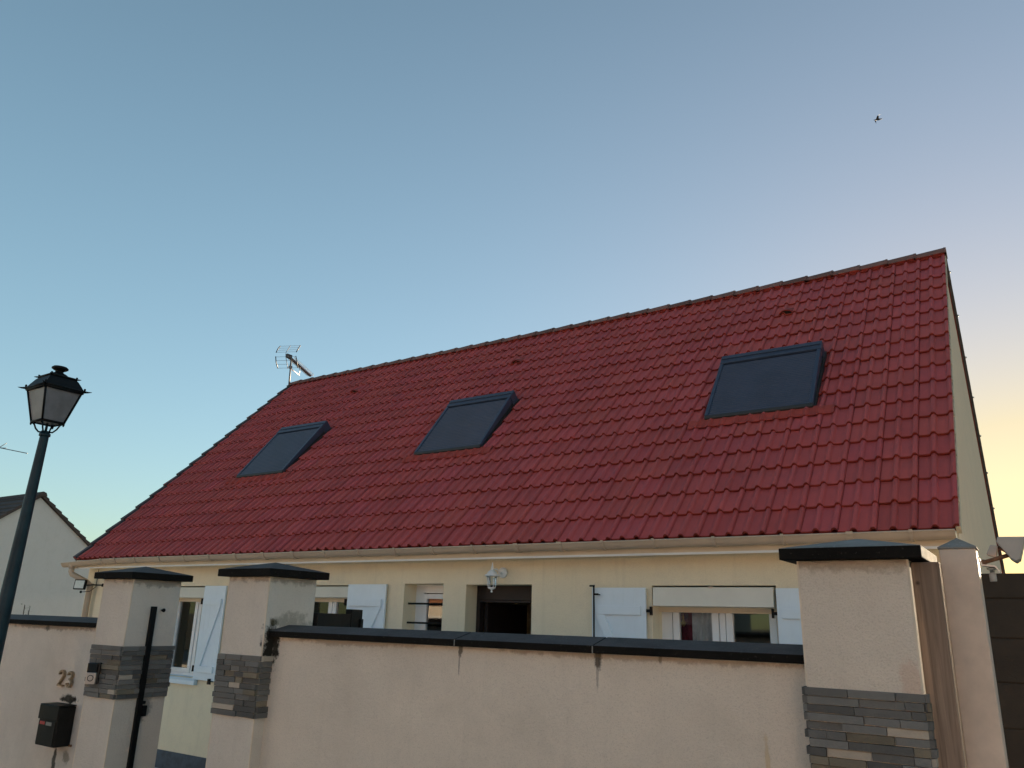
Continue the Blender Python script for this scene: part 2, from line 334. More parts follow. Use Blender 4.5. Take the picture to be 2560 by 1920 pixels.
# tile field
ROW, TW, JX = 0.331, 0.3005, -0.757
def tile_prof(det):
    if det: half = [(0.0, 0.0), (0.012, -0.001), (0.05, -0.003), (0.088, 0.0), (0.096, 0.013), (0.104, 0.026), (0.117, 0.033), (0.131, 0.031), (0.141, 0.019), (0.148, 0.004)]
    else: half = [(0.0, 0.0), (0.09, 0.0), (0.105, 0.02), (0.125, 0.025), (0.147, 0.004)]
    pr = half + [(0.15 + a, b) for a, b in half]
    return pr[:-1] + [(0.2935, 0.009), (0.2942, -0.018), (0.2995, -0.018)]
def tile_field(mb, side, det, thick=0.026):
    pr = tile_prof(det); nrow = 18
    for k in range(nrow):
        s0 = 0.0 if k == 0 else 0.017 + k * ROW - 0.0
        s1 = min(0.017 + (k + 1) * ROW + 0.03, sl - 0.02)
        if s1 - s0 < 0.05: continue
        rowj = random.uniform(-0.0015, 0.0015)
        c = 0; x_right = RX1; xj = JX + TW
        while xj > RX0:
            xa = xj - TW; jit = random.uniform(-0.004, 0.005) + rowj; ds = random.uniform(-0.006, 0.006)
            tv = random.uniform(0.91, 1.07); tint = (tv, tv * random.uniform(0.95, 1.05), tv * random.uniform(0.94, 1.08))
            pts = [(xa + u, h) for u, h in pr if RX0 <= xa + u <= RX1]
            nxt = [(xa + TW, pr[0][1])] if xa + TW <= RX1 else []
            pts = pts + nxt
            if pts and xa < RX0: pts = [(RX0, pts[0][1])] + pts
            if pts and xa + TW > RX1: pts = pts + [(RX1, pts[-1][1])]
            if len(pts) >= 2:
                lip = []; lt = []; up = []; mid = []
                for x, h in pts:
                    lip.append(onroof(x, s0 + ds + 0.004, h * 0.95 + thick - 0.024 + jit, side))
                    lt.append(onroof(x, s0 + ds, h + thick - 0.004 + jit, side))
                    mid.append(onroof(x, s0 + ds + 0.006, h + thick + jit, side))
                    up.append(onroof(x, s1, h - 0.002, side))
                n = len(pts)
                vs = lip + lt + mid + up
                fs1 = [(a, a + 1, n + a + 1, n + a) for a in range(n - 1)]
                fs2 = [(n + a, n + a + 1, 2 * n + a + 1, 2 * n + a) for a in range(n - 1)]
                fs3 = [(2 * n + a, 2 * n + a + 1, 3 * n + a + 1, 3 * n + a) for a in range(n - 1)]
                i = len(mb.v); mb.v += vs
                for fs, mi in ((fs1, 1), (fs2, 1), (fs3, 0)):
                    for f in fs:
                        if side < 0: f = f[::-1]
                        mb.f.append(tuple(i + q for q in f)); mb.mi.append(mi); mb.t.append(tint); mb.sm.append(mi == 0)
            xj -= TW
mb = MB(); tile_field(mb, 1, True); tile_field(mb, -1, False)
# decking below the tiles so no light passes
for side in (1, -1):
    mb.face([onroof(RX0 + 0.02, 0.02, -0.03, side), onroof(RX1 - 0.02, 0.02, -0.03, side), onroof(RX1 - 0.02, sl, -0.03, side), onroof(RX0 + 0.02, sl, -0.03, side)], 1)
roof = mb.build('roof', ['tile', 'lip'], house, fixn=False, tint=True)
# ridge tiles
mb = MB(); x = RX1 + 0.02; n = 0
while x > RX0 - 0.02:
    L = 0.357; xa, xb = x, max(x - L - 0.03, RX0 - 0.02); tv = random.uniform(0.75, 1.15); tt = (tv, tv, tv)
    seg = 8
    for (xx, rr, x2, r2) in ((xa, 0.128, xa - 0.03, 0.128), (xa - 0.03, 0.124, xb, 0.108)):
        va = []; vb = []
        for q in range(seg + 1):
            an = math.pi * (0.06 + 0.88 * q / seg)
            va.append((xx, RY - rr * 0.98 * math.cos(an), RZ - 0.055 + rr * 1.05 * math.sin(an)))
            vb.append((x2, RY - r2 * 0.98 * math.cos(an), RZ - 0.055 + r2 * 1.05 * math.sin(an)))
        i = len(mb.v); mb.v += va + vb
        for q in range(seg):
            mb.f.append((i + q, i + q + 1, i + seg + 2 + q, i + seg + 1 + q)); mb.mi.append(0); mb.t.append(tt); mb.sm.append(False)
        mb.face(va[::1], 0, tt)
    x -= L; n += 1
mb.build('ridge_tiles', 'ridge', roof, tint=True)
# left verge: one overlapping dark verge piece per course
mb = MB()
for side in (1, -1):
    for k in range(18):
        s0 = 0.017 + k * ROW - 0.01; s1 = min(s0 + ROW + 0.04, sl)
        if s1 - s0 < 0.06: continue
        tv = random.uniform(0.8, 1.2)
        vs = [onroof(xx, ss, hh, side) for ss, hb, ht in ((s0, -0.04, 0.062), (s1, -0.06, 0.030)) for xx, hh in ((RX0 - 0.035, hb), (RX0 + 0.045, hb), (RX0 + 0.045, ht), (RX0 - 0.035, ht))]
        mb.poly(vs, [(0, 1, 2, 3), (7, 6, 5, 4), (0, 4, 5, 1), (1, 5, 6, 2), (2, 6, 7, 3), (3, 7, 4, 0)], 0, (tv, tv, tv))
mb.build('verge_tiles', 'verge', roof)
# right edge: mortar bed, then verge tiles of the back slope seen against the sky, with fixings
mb = MB()
for k in range(18):
    s0 = 0.017 + k * ROW; s1 = min(s0 + ROW, sl - 0.05)
    if s1 - s0 < 0.05: continue
    vs = [onroof(xx, ss, hh, 1) for ss, hb, ht in ((s0, -0.055, 0.012), (s1, -0.05, -0.012)) for xx, hh in ((RX1 - 0.03, hb), (RX1 + 0.008, hb), (RX1 + 0.006, ht), (RX1 - 0.03, ht))]
    mb.poly(vs, [(0, 1, 2, 3), (7, 6, 5, 4), (0, 4, 5, 1), (1, 5, 6, 2), (2, 6, 7, 3), (3, 7, 4, 0)])
mb.build('verge_mortar', 'mortar', roof)
mb = MB(); md = MB()
for k in range(18):
    s0 = 0.017 + k * ROW; s1 = min(s0 + ROW + 0.03, sl)
    if s1 - s0 < 0.06: continue
    vs = [onroof(xx, ss, hh, -1) for ss, hb, ht in ((s0, -0.03, 0.055), (s1, -0.035, 0.025)) for xx, hh in ((RX1 - 0.02, hb), (RX1 + 0.012, hb), (RX1 + 0.012, ht), (RX1 - 0.02, ht))]
    mb.poly(vs, [(0, 1, 2, 3), (7, 6, 5, 4), (0, 4, 5, 1), (1, 5, 6, 2), (2, 6, 7, 3), (3, 7, 4, 0)])
    if k % 2 == 0:
        c = Vector(onroof(RX1 + 0.016, s0 + 0.17, -0.005, -1)); md = MB(); md.lathe(tuple(c), [(0.001, -0.016), (0.012, -0.01), (0.016, 0), (0.012, 0.01), (0.001, 0.016)], 8); md.build('verge_fixing', 'steel', roof)
mb.build('back_verge_tiles', 'verge', roof)
# roof vents: little hooded openings in single tiles
for (x, s) in ((-10.50, 4.66), (-6.79, 4.66), (-2.40, 4.66)):
    mb = MB(); seg = 10; W = 0.10; va = []; vb = []; vc = []
    for q in range(seg + 1):
        an = math.pi * q / seg
        va.append(onroof(x - W * math.cos(an), s - 0.015, 0.02 + 0.075 * math.sin(an)))
        vb.append(onroof(x - W * 0.9 * math.cos(an), s + 0.20, 0.0 + 0.02 * math.sin(an)))
        vc.append(onroof(x - W * 0.86 * math.cos(an), s - 0.012, 0.02 + 0.060 * math.sin(an)))
    i = len(mb.v); mb.v += va + vb + vc
    for q in range(seg):
        mb.f.append((i + q, i + q + 1, i + seg + 2 + q, i + seg + 1 + q)); mb.mi.append(0); mb.t.append(1.0); mb.sm.append(True)
        mb.f.append((i + q, i + q + 1, i + 2 * seg + 3 + q, i + 2 * seg + 2 + q)); mb.mi.append(0); mb.t.append(1.0); mb.sm.append(False)
    mb.face([onroof(x - W * 0.86, s + 0.01, 0.02)] + [onroof(x - W * 0.86 * math.cos(math.pi * q / seg), s + 0.012, 0.02 + 0.060 * math.sin(math.pi * q / seg)) for q in range(seg + 1)], 1)
    mb.build('roof_vent', ['flash', 'dark'], roof, fixn=False)

# walls with openings
OPEN = [  # x0, x1, z0, z1
    (-10.98, -10.03, 1.215, 2.461),      # window behind the left pillar
    (-8.15, -7.18, 1.215, 2.470),        # window behind the second pillar
    (-6.309, -5.722, 1.35, 2.487),       # small barred window
    (-5.399, -4.530, 0.30, 2.475),       # doorway
    (-3.160, -1.975, 1.215, 2.462),      # wide window
]
TOPZ = EZ + 0.05
mb = MB()
xs = sorted({HX0, HX1} | {o[0] for o in OPEN} | {o[1] for o in OPEN}); zs = sorted({0.25, TOPZ} | {o[2] for o in OPEN} | {o[3] for o in OPEN})
for a, b_ in zip(xs, xs[1:]):
    for c, d in zip(zs, zs[1:]):
        mx_, mz_ = (a + b_) / 2, (c + d) / 2
        if any(o[0] < mx_ < o[1] and o[2] < mz_ < o[3] for o in OPEN): continue
        mb.face([(a, FY, c), (b_, FY, c), (b_, FY, d), (a, FY, d)])
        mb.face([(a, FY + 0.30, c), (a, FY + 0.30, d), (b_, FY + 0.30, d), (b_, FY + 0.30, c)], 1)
for (a, b_, c, d) in OPEN:
    e = FY + 0.30
    mb.face([(a, FY, c), (a, FY, d), (a, e, d), (a, e, c)]); mb.face([(b_, FY, c), (b_, e, c), (b_, e, d), (b_, FY, d)])
    mb.face([(a, FY, d), (b_, FY, d), (b_, e, d), (a, e, d)]); mb.face([(a, FY, c), (a, e, c), (b_, e, c), (b_, FY, c)])
wall_front = mb.build('wall', ['facade', 'dark'], house, fixn=False)
BY = 2 * RY - FY
for (gx, nm) in ((HX0, 0), (HX1, 1)):
    mb = MB(); prof = [(FY + 0.001, 0.0), (BY, 0.0), (BY, EZ + 0.2), (RY, RZ - 0.04), (FY + 0.001, EZ + 0.2)]
    inner = gx + (0.25 if gx == HX0 else -0.25)
    mb.extrude(prof, 0, gx, inner); mb.build('gable_wall', 'gable' if nm else 'facade', house)
mb = MB(); mb.box((HX0 + 0.26, BY - 0.25, 0), (HX1 - 0.26, BY, EZ + 0.15)); mb.build('back_wall', 'facade', house)
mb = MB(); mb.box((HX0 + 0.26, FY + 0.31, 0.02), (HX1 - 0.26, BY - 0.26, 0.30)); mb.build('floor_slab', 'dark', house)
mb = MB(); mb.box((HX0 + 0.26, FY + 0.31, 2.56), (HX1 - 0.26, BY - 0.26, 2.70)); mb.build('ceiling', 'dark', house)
mb = MB()
for a, b_ in ((HX0, -5.40), (-4.53, HX1)): mb.box((a, FY - 0.012, 0.0), (b_, FY + 0.28, 0.25))
mb.box((-5.40, FY - 0.02, 0), (-4.53, FY + 0.28, 0.298)); mb.build('plinth', 'plinth', house)

# eaves: fascia, soffit, gutter
mb = MB()
mb.box((HX0 - 0.01, EY + 0.012, 2.733), (HX1 + 0.005, EY + 0.034, 2.86))
mb.box((HX0 - 0.01, EY + 0.004, 2.727), (HX1 + 0.005, EY + 0.011, 2.748), 1); mb.box((HX0 - 0.01, EY + 0.035, 2.795), (HX1 + 0.005, FY - 0.001, 2.81))
mb.build('fascia', ['fascia', 'white'], house, bev=0.002)
def gut_z(x):   # the far end sags towards its outlet
    return 2.852 - max(0.0, (-12.15 - x)) * 0.036
GY = 6.932; GR = 0.062
mb = MB(); X = [-13.44, -13.0, -12.6, -12.27, -11.8, -9, -6, -3, HX1 + 0.005]
X = sorted(set(X)); ring = []
seg = 12; prof = [(GY - GR - 0.004, 0.010), (GY - GR - 0.010, 0.006), (GY - GR - 0.010, -0.002), (GY - GR - 0.003, -0.006)] + [(GY - GR * math.cos(math.pi * q / seg), -GR * math.sin(math.pi * q / seg)) for q in range(1, seg + 1)]
inn = [(GY + (GR - 0.004) * math.cos(math.pi * q / seg), -(GR - 0.004) * math.sin(math.pi * q / seg)) for q in range(seg + 1)] + [(GY - GR + 0.004, 0.008)]
prof = prof + inn; npf = len(prof); i0 = 0
for x in X:
    zz = gut_z(x)
    for (y, z) in prof: mb.v.append((x, y, zz + z))
for a in range(len(X) - 1):
    for q in range(npf): 
        mb.f.append((a * npf + q, a * npf + (q + 1) % npf, (a + 1) * npf + (q + 1) % npf, (a + 1) * npf + q)); mb.mi.append(0); mb.t.append(1.0); mb.sm.append(True)
for x in (X[0], X[-1]):     # end caps
    zz = gut_z(x); mb.face([(x, GY - GR * math.cos(math.pi * q / seg), zz - GR * math.sin(math.pi * q / seg)) for q in range(seg + 1)])
gutter = mb.build('gutter', 'pvc', house)
es = gutter.modifiers.new('split', 'EDGE_SPLIT'); es.split_angle = R(50)
for x in (-12.27, -11.89, -11.36, -10.74, -10.15, -9.58, -9.02, -8.45, -7.89, -7.32, -6.75, -6.17, -5.62, -5.06, -4.5, -3.98, -3.5, -2.97, -2.39, -1.79, -1.25, -0.80):
    mb = MB(); zz = gut_z(x); R2 = GR + 0.011
    wd = 0.013 if int(abs(x) * 10) % 3 else 0.026
    pf = [(GY - R2 * math.cos(math.pi * (q / seg) * 1.0), zz - R2 * math.sin(math.pi * q / seg)) for q in range(seg + 1)]
    pf2 = [(GY - (GR + 0.0005) * math.cos(math.pi * (q / seg)), zz - (GR + 0.0005) * math.sin(math.pi * q / seg)) for q in range(seg, -1, -1)]
    mb.extrude([(GY - R2 - 0.008, zz + 0.016), (GY - R2 - 0.008, zz - 0.004)] + pf[1:] + pf2, 0, x - wd, x + wd); mb.build('gutter_bracket', 'pvc', gutter)
mb = MB(); px = -13.02
mb.tube([(px - 0.18, GY, gut_z(-13.2) - 0.04), (px - 0.18, GY + 0.0, 2.68), (px - 0.165, GY + 0.01, 2.64), (px + 0.0, 7.12, 2.52), (px + 0.03, 7.17, 2.48), (px + 0.03, 7.17, 0.1)], 0.044, 14)
mb.tube([(px - 0.18, GY, 2.80), (px - 0.18, GY, 2.73)], 0.052, 14); mb.tube([(px + 0.03, 7.17, 2.50), (px + 0.03, 7.17, 2.42)], 0.050, 14); mb.tube([(px + 0.03, 7.17, 1.2), (px + 0.03, 7.17, 1.12)], 0.050, 14)
mb.build('downpipe', 'pvc', house)

# skylights with closed roller shutters
for (xl, xr, s0, s1) in ((-11.155, -10.00, 1.985, 3.29), (-7.275, -6.10, 2.045, 3.29), (-2.965, -1.765, 2.085, 3.30)):
    hb, ht = 0.085, 0.20
    def H(s): return hb + (ht - hb) * (s - s0) / (s1 - s0)
    mb = MB()
    def quadbox(xa, xb, sa, sb, ha, hbt, hc, hd, mi=0):   # bottom/top heights at sa and sb
        vs = [onroof(xa, sa, ha), onroof(xb, sa, ha), onroof(xb, sb, hc), onroof(xa, sb, hc), onroof(xa, sa, hbt), onroof(xb, sa, hbt), onroof(xb, sb, hd), onroof(xa, sb, hd)]
        mb.poly(vs, [(0, 3, 2, 1), (4, 5, 6, 7), (0, 1, 5, 4), (1, 2, 6, 5), (2, 3, 7, 6), (3, 0, 4, 7)], mi)
    mb = MB()   # window casing under the shutter
    quadbox(xl + 0.012, xr - 0.012, s0 + 0.01, s1 - 0.02, -0.02, H(s0) - 0.02, -0.02, H(s1) - 0.04); quadbox(xl - 0.012, xl + 0.012, s0 - 0.01, s1, -0.02, 0.035, -0.02, 0.035); quadbox(xr - 0.012, xr + 0.020, s0 - 0.01, s1, -0.02, 0.045, -0.02, 0.05); quadbox(xl + 0.03, xr - 0.03, s0 - 0.022, s0 + 0.01, -0.02, 0.04, -0.02, 0.05)
    sk = mb.build('skylight', 'rubber', house)
    mb = MB(); quadbox(xl, xl + 0.045, s0, s1 - 0.17, 0.045, H(s0), 0.085, H(s1 - 0.17)); mb.build('side_rail', 'slatframe', sk, bev=0.006)
    mb = MB(); quadbox(xr - 0.045, xr, s0, s1 - 0.17, 0.045, H(s0), 0.085, H(s1 - 0.17))
    mb.build('side_rail', 'slatframe', sk, bev=0.006)
    mb = MB(); quadbox(xl, xr, s0 - 0.040, s0 - 0.001, 0.030, H(s0) - 0.020, 0.045, H(s0) + 0.001); mb.build('bottom_bar', 'rubber', sk, bev=0.012)
    mb = MB()   # roller box across the head
    quadbox(xl - 0.003, xr + 0.003, s1 - 0.168, s1, 0.05, H(s1 - 0.168) + 0.004, 0.03, ht + 0.004); quadbox(xl + 0.01, xr - 0.01, s1 - 0.09, s1 - 0.078, 0.15, ht + 0.010, 0.15, ht + 0.012)
    mb.build('roller_box', 'slatframe', sk, bev=0.012)
    mb = MB()   # curtain of slats, a rounded rib each
    ns = 28; a0, a1 = s0, s1 - 0.190; st = (a1 - a0) / ns
    for k in range(ns):
        sa = a0 + k * st
        pr = [(sa, -0.018), (sa + st * 0.14, -0.010), (sa + st * 0.4, -0.004), (sa + st * 0.72, -0.006), (sa + st * 0.86, -0.012), (sa + st, -0.018)]
        for (u0, h0), (u1, h1) in zip(pr, pr[1:]):
            mb.face([onroof(xl + 0.045, u0, H(u0) + h0 - 0.004), onroof(xr - 0.045, u0, H(u0) + h0 - 0.004), onroof(xr - 0.045, u1, H(u1) + h1 - 0.004), onroof(xl + 0.045, u1, H(u1) + h1 - 0.004)])
    mb.build('shutter_slats', 'slat', sk, fixn=False)
    mb = MB()   # side gutters and apron
    quadbox(xl - 0.01, xr + 0.012, s1 + 0.0, s1 + 0.05, -0.01, 0.034, -0.01, 0.038)
    mb.build('head_flashing', 'flash', sk)
    mb = MB()
    nseg = int((xr - xl + 0.40) / 0.0125); xa0 = xl - 0.18
    fr_ = []
    for q in range(nseg + 1):
        x = xa0 + q * 0.0125; u = (x - JX) % 0.15; hum = 0.024 * max(0.0, math.sin(math.pi * (u - 0.085) / 0.065)) if u > 0.085 else -0.002 * math.sin(math.pi * u / 0.085)
        fr_.append((x, hum))
    sb = s0 - 0.175 
    for (x0, h0), (x1, h1) in zip(fr_, fr_[1:]):
        inside = xl - 0.04 < x0 < xr + 0.04
        top = s0 - 0.015 if inside else s0 - 0.03
        lo0, lo1 = sb - 0.10 * h0 / 0.024 * 0.2, sb - 0.10 * h1 / 0.024 * 0.2
        A = [onroof(x0, lo0, h0 + 0.035), onroof(x1, lo1, h1 + 0.035), onroof(x1, sb + 0.07, h1 + 0.040), onroof(x0, sb + 0.07, h0 + 0.040)]
        B = [A[3], A[2], onroof(x1, top, 0.046 + h1 * 0.2), onroof(x0, top, 0.046 + h0 * 0.2)]
        mb.face(A); mb.face(B); mb.face([onroof(x0, lo0 + 0.002, h0 + 0.024), onroof(x1, lo1 + 0.002, h1 + 0.024), A[1], A[0]])
    mb.build('flashing', 'flash', sk, fixn=False)

# windows
GYF = FY + 0.20
def window(x0, x1, z0, z1, sashes, box_h, box_mat, yf=GYF, box_out=0.0, rail=0.05, boxinset=0.02, wide=False):
    """frame with two sashes, panes, roller box; sashes = list of (xa, xb)"""
    mb = MB(); zt = z1 - box_h + 0.03
    fw = 0.11 if wide else 0.05
    mb.box((x0, yf, z0), (x0 + fw, yf + 0.06, zt)); mb.box((x1 - fw, yf, z0), (x1, yf + 0.06, zt))
    mb.box((x0 + fw, yf, zt - 0.03), (x1 - fw, yf + 0.06, zt)); mb.box((x0 + fw, yf, z0), (x1 - fw, yf + 0.06, z0 + 0.04))
    win = mb.build('window', 'white', house, bev=0.003)
    for (a, b_) in sashes:
        mb = MB(); y = yf - 0.012; sw = 0.066
        mb.box((a, y, z0 + 0.042), (a + sw, y + 0.055, zt - 0.032)); mb.box((b_ - sw, y, z0 + 0.042), (b_, y + 0.055, zt - 0.032))
        mb.box((a + sw, y, zt - 0.032 - rail), (b_ - sw, y + 0.055, zt - 0.032)); mb.box((a + sw, y, z0 + 0.042), (b_ - sw, y + 0.055, z0 + 0.042 + 0.06))
        mb.build('sash', 'white', win, bev=0.004)
        mb = MB(); mb.box((a + sw - 0.002, y + 0.024, z0 + 0.10), (b_ - sw + 0.002, y + 0.03, zt - 0.032 - rail + 0.002)); mb.build('pane', 'glass', win)
    # roller shutter box in the head of the opening: slightly raked face
    mb = MB(); zb = z1 - box_h
    mb.extrude([(FY - box_out, zb), (FY - box_out + 0.012, z1 - 0.018), (FY + 0.04, z1 - 0.012), (yf + 0.08, z1 - 0.012), (yf + 0.08, zb)], 0, x0 + boxinset, x1 - boxinset)
    mb.build('roller_shutter_box', box_mat, win, bev=0.004)
    mb = MB(); mb.box((x0 + 0.002, yf - 0.045, zb - 0.052), (x1 - 0.002, yf - 0.020, zb - 0.001)); mb.build('box_underside', 'fascia', win)
    # sill
    mb = MB(); mb.extrude([(FY - 0.06, z0 - 0.085), (FY - 0.06, z0 - 0.03), (FY - 0.005, z0 - 0.002), (yf + 0.06, z0 + 0.004), (yf + 0.06, z0 - 0.03), (FY - 0.003, z0 - 0.03), (FY - 0.003, z0 - 0.085)], 0, x0 - 0.06, x1 + 0.06)
    mb.build('sill', 'shut', win, bev=0.004)
    return win
w1 = window(-10.98, -10.03, 1.215, 2.461, [(-10.965, -10.455), (-10.435, -10.045)], 0.165, 'box')
w2 = window(-8.15, -7.18, 1.215, 2.470, [(-8.125, -7.68), (-7.672, -7.205)], 0.15, 'box')
w4 = window(-3.16, -1.975, 1.215, 2.462, [(-3.040, -2.585), (-2.515, -2.047)], 0.19, 'boxwhite', yf=7.47, box_out=0.035, boxinset=0.02, wide=True)
mb = MB(); mb.box((-2.578, 7.465, 1.26), (-2.522, 7.50, 2.29)); mb.build('centre_cover', 'white', w4, bev=0.003)
mb = MB(); mb.box((-2.58, FY - 0.035, 2.436), (-2.55, FY + 0.02, 2.452)); mb.build('box_clip', 'post', w4)
# curtains and ornament in the wide window
def curtain(xa, xb, za, zb, y, mat_, amp=0.018, wl=0.07):
    mb = MB(); n = int((xb - xa) / 0.008)
    P_ = [(xa + (xb - xa) * q / n, y + amp * math.sin(2 * math.pi * (xa + (xb - xa) * q / n) / wl) + amp * 0.5 * math.sin(31 * q / n)) for q in range(n + 1)]
    i = len(mb.v); mb.v += [(a, b_, za) for a, b_ in P_] + [(a, b_, zb) for a, b_ in P_]
    for q in range(n): mb.f.append((q, q + 1, n + 2 + q, n + 1 + q)); mb.mi.append(0); mb.t.append(1); mb.sm.append(True)
    return mb.build('curtain', mat_, w4, fixn=False)
curtain(-3.04, -2.868, 1.25, 2.29, 7.535, 'curt_r')
curtain(-2.868, -2.58, 1.25, 2.29, 7.535, 'curt_w', wl=0.05)
mb = MB(); mb.lathe((-2.955, 7.52, 2.11), [(0.004, -0.02), (0.022, 0.0), (0.028, 0.015), (0.016, 0.03), (0.007, 0.05), (0.010, 0.065), (0.003, 0.10)], 8); mb.build('hanging_ornament', 'gold', w4)
for wn, xa, xb in ((w2, -8.10, -7.24),):
    mb = MB(); mb.box((xa, 7.62, 1.25), (xb, 7.63, 2.24)); mb.build('blind', 'rubber', wn)

# small barred window, right side set against the jamb, sash on the left
x0, x1, z0, z1 = OPEN[2]
mb = MB(); yb = 7.47
mb.box((x0, yb, z0), (x0 + 0.12, yb + 0.06, z1 - 0.001)); mb.box((x0 + 0.12, yb, z1 - 0.10), (x1, yb + 0.06, z1 - 0.001)); mb.box((x1 - 0.05, yb, z0), (x1, yb + 0.06, z1 - 0.10)); mb.box((x0 + 0.12, yb, z0), (x1 - 0.05, yb + 0.06, z0 + 0.05))
w3 = mb.build('window', 'white', house, bev=0.003)
mb = MB(); a, b_ = x0 + 0.130, x1 - 0.055; zt = z1 - 0.110
mb.box((a, yb - 0.014, z0 + 0.052), (a + 0.05, yb + 0.04, zt)); mb.box((b_ - 0.05, yb - 0.014, z0 + 0.052), (b_, yb + 0.04, zt)); mb.box((a + 0.05, yb - 0.014, zt - 0.055), (b_ - 0.05, yb + 0.04, zt)); mb.box((a + 0.05, yb - 0.014, z0 + 0.052), (b_ - 0.05, yb + 0.04, z0 + 0.11))
mb.build('sash', 'white', w3, bev=0.004)
mb = MB(); mb.box((a + 0.048, yb + 0.01, z0 + 0.10), (b_ - 0.048, yb + 0.016, zt - 0.05)); mb.build('pane', 'glass', w3)
for zz in (2.263, 2.047, 1.83, 1.61):
    mb = MB(); mb.tube([(x0 - 0.0, 7.34, zz), (x1 + 0.0, 7.34, zz)], 0.011, 8); mb.build('window_bar', 'iron', w3)
# doorway: open door, dark hall beyond
x0, x1, z0, z1 = OPEN[3]
mb = MB(); yb = 7.46
mb.box((x0, yb, z0), (x0 + 0.05, yb + 0.08, z1 - 0.001)); mb.box((x1 - 0.05, yb, z0), (x1, yb + 0.08, z1 - 0.001)); mb.box((x0 + 0.05, yb, z1 - 0.16), (x1 - 0.05, yb + 0.08, z1 - 0.001)); mb.box((x0 + 0.05, yb - 0.012, z1 - 0.185), (x1 - 0.05, yb + 0.07, z1 - 0.162))
df = mb.build('doorframe', 'door', house, bev=0.004)
mb = MB(); mb.box((x0 + 0.055, yb + 0.09, z0 + 0.01), (x0 + 0.10, yb + 0.92, z1 - 0.19)); mb.build('door_leaf', 'door', df)

# shutters: boards with Z bracing
def shutter(xa, xb, z0, z1, brace, hinge_x, y=FY):
    mb = MB(); n = 5; bw = (xb - xa) / n
    for k in range(n): mb.box((xa + k * bw + 0.0003, y - 0.052, z0), (xa + (k + 1) * bw - 0.0003, y - 0.026, z1))
    sh = mb.build('shutter', 'shut', house, bev=0.0012)
    mb = MB(); e = 0.045; h = 0.082
    tz = z1 - 0.175; bz = z0 + 0.10
    mb.box((xa + e, y - 0.078, tz - h), (xb - e, y - 0.0525, tz)); mb.box((xa + e, y - 0.078, bz), (xb - e, y - 0.0525, bz + h))
    xa_, xb_ = (xa + e + 0.0, xb - e - 0.10) if brace == 'down_right' else (xb - e - 0.0, xa + e + 0.10)
    sg = 1 if brace == 'down_right' else -1
    vs = [(xa_, 0, tz - h - 0.001), (xa_ + sg * 0.10, 0, tz - h - 0.001), (xb_ + sg * 0.10, 0, bz + h + 0.001), (xb_, 0, bz + h + 0.001)]
    f = [(v[0], y - 0.074, v[2]) for v in vs] + [(v[0], y - 0.0525, v[2]) for v in vs]
    mb.poly(f, [(0, 1, 2, 3), (7, 6, 5, 4), (0, 4, 5, 1), (1, 5, 6, 2), (2, 6, 7, 3), (3, 7, 4, 0)])
    mb.build('brace', 'shut', sh, bev=0.0025)
    for zz in (z1 - 0.215, z0 + 0.14):
        mb = MB(); sgn = 1 if hinge_x > xa + 0.1 else -1
        mb.box((hinge_x - 0.004, y - 0.045, zz - 0.014), (hinge_x + sgn * 0.05, y - 0.033, zz + 0.014)); mb.box((hinge_x + sgn * 0.038, y - 0.05, zz - 0.04), (hinge_x + sgn * 0.05, y - 0.002, zz + 0.04))
        mb.build('hinge', 'iron', sh)
    return sh
s1_ = shutter(-10.02, -9.545, 1.205, 2.462, 'down_left', -10.02)
s2_ = shutter(-7.18, -6.555, 1.205, 2.478, 'down_left', -7.18)
s3_ = shutter(-3.785, -3.205, 1.205, 2.440, 'down_right', -3.205)
s4_ = shutter(-1.965, -1.385, 1.205, 2.436, 'down_left', -1.965)
mb = MB(); mb.tube([(-3.745, FY - 0.088, 2.452), (-3.745, FY - 0.088, 1.19)], 0.009, 8); mb.box((-3.79, FY - 0.096, 2.447), (-3.738, FY - 0.08, 2.463)); mb.box((-3.745, FY - 0.098, 2.365), (-3.695, FY - 0.082, 2.383)); mb.tube([(-3.70, FY - 0.09, 2.374), (-3.675, FY - 0.09, 2.37)], 0.006, 6)
mb.build('espagnolette_rod', 'iron', s3_)
mb = MB(); mb.box((-9.64, FY - 0.09, 1.19), (-9.615, FY - 0.002, 1.235)); mb.box((-9.63, FY - 0.10, 1.165), (-9.57, FY - 0.08, 1.20)); mb.build('shutter_stop', 'iron', s1_)

# ------------------------------------------------------------ wall lantern over the door
LX, LY, LZ = -4.935, 7.085, 2.10
wl = thing('wall_lantern', (-4.925, 7.25, 2.55), 'small pale grey six sided wall lantern hanging over the open dark doorway', 'lantern')
mb = MB(); plc = (-4.90, 7.245, 2.60)
Mr = Matrix.Translation(Vector(plc)) @ Matrix.Rotation(R(90), 4, 'X'); mb.lathe((0, 0, 0), [(0.058, 0.0), (0.058, 0.012), (0.045, 0.022), (0.02, 0.03)], 20, M_=Mr); mb.build('backplate', 'lgrey' if False else 'white', wl)
mb = MB(); mb.tube([(-4.90, 7.235, 2.585), (-4.905, 7.18, 2.60), (-4.915, 7.14, 2.63), (-4.93, 7.11, 2.625), (LX, LY, 2.60)], [0.012, 0.011, 0.010, 0.010, 0.012], 10); mb.build('arm', 'white', wl)
mb = MB(); c = (LX, LY, 0)
mb.lathe(c, [(0.002, 2.700), (0.006, 2.695), (0.008, 2.665), (0.016, 2.640), (0.018, 2.62), (0.045, 2.60), (0.060, 2.575), (0.080, 2.566), (0.082, 2.556), (0.060, 2.552)], 12, sm=False); mb.build('lamp_cap', 'white', wl)
mb = MB()
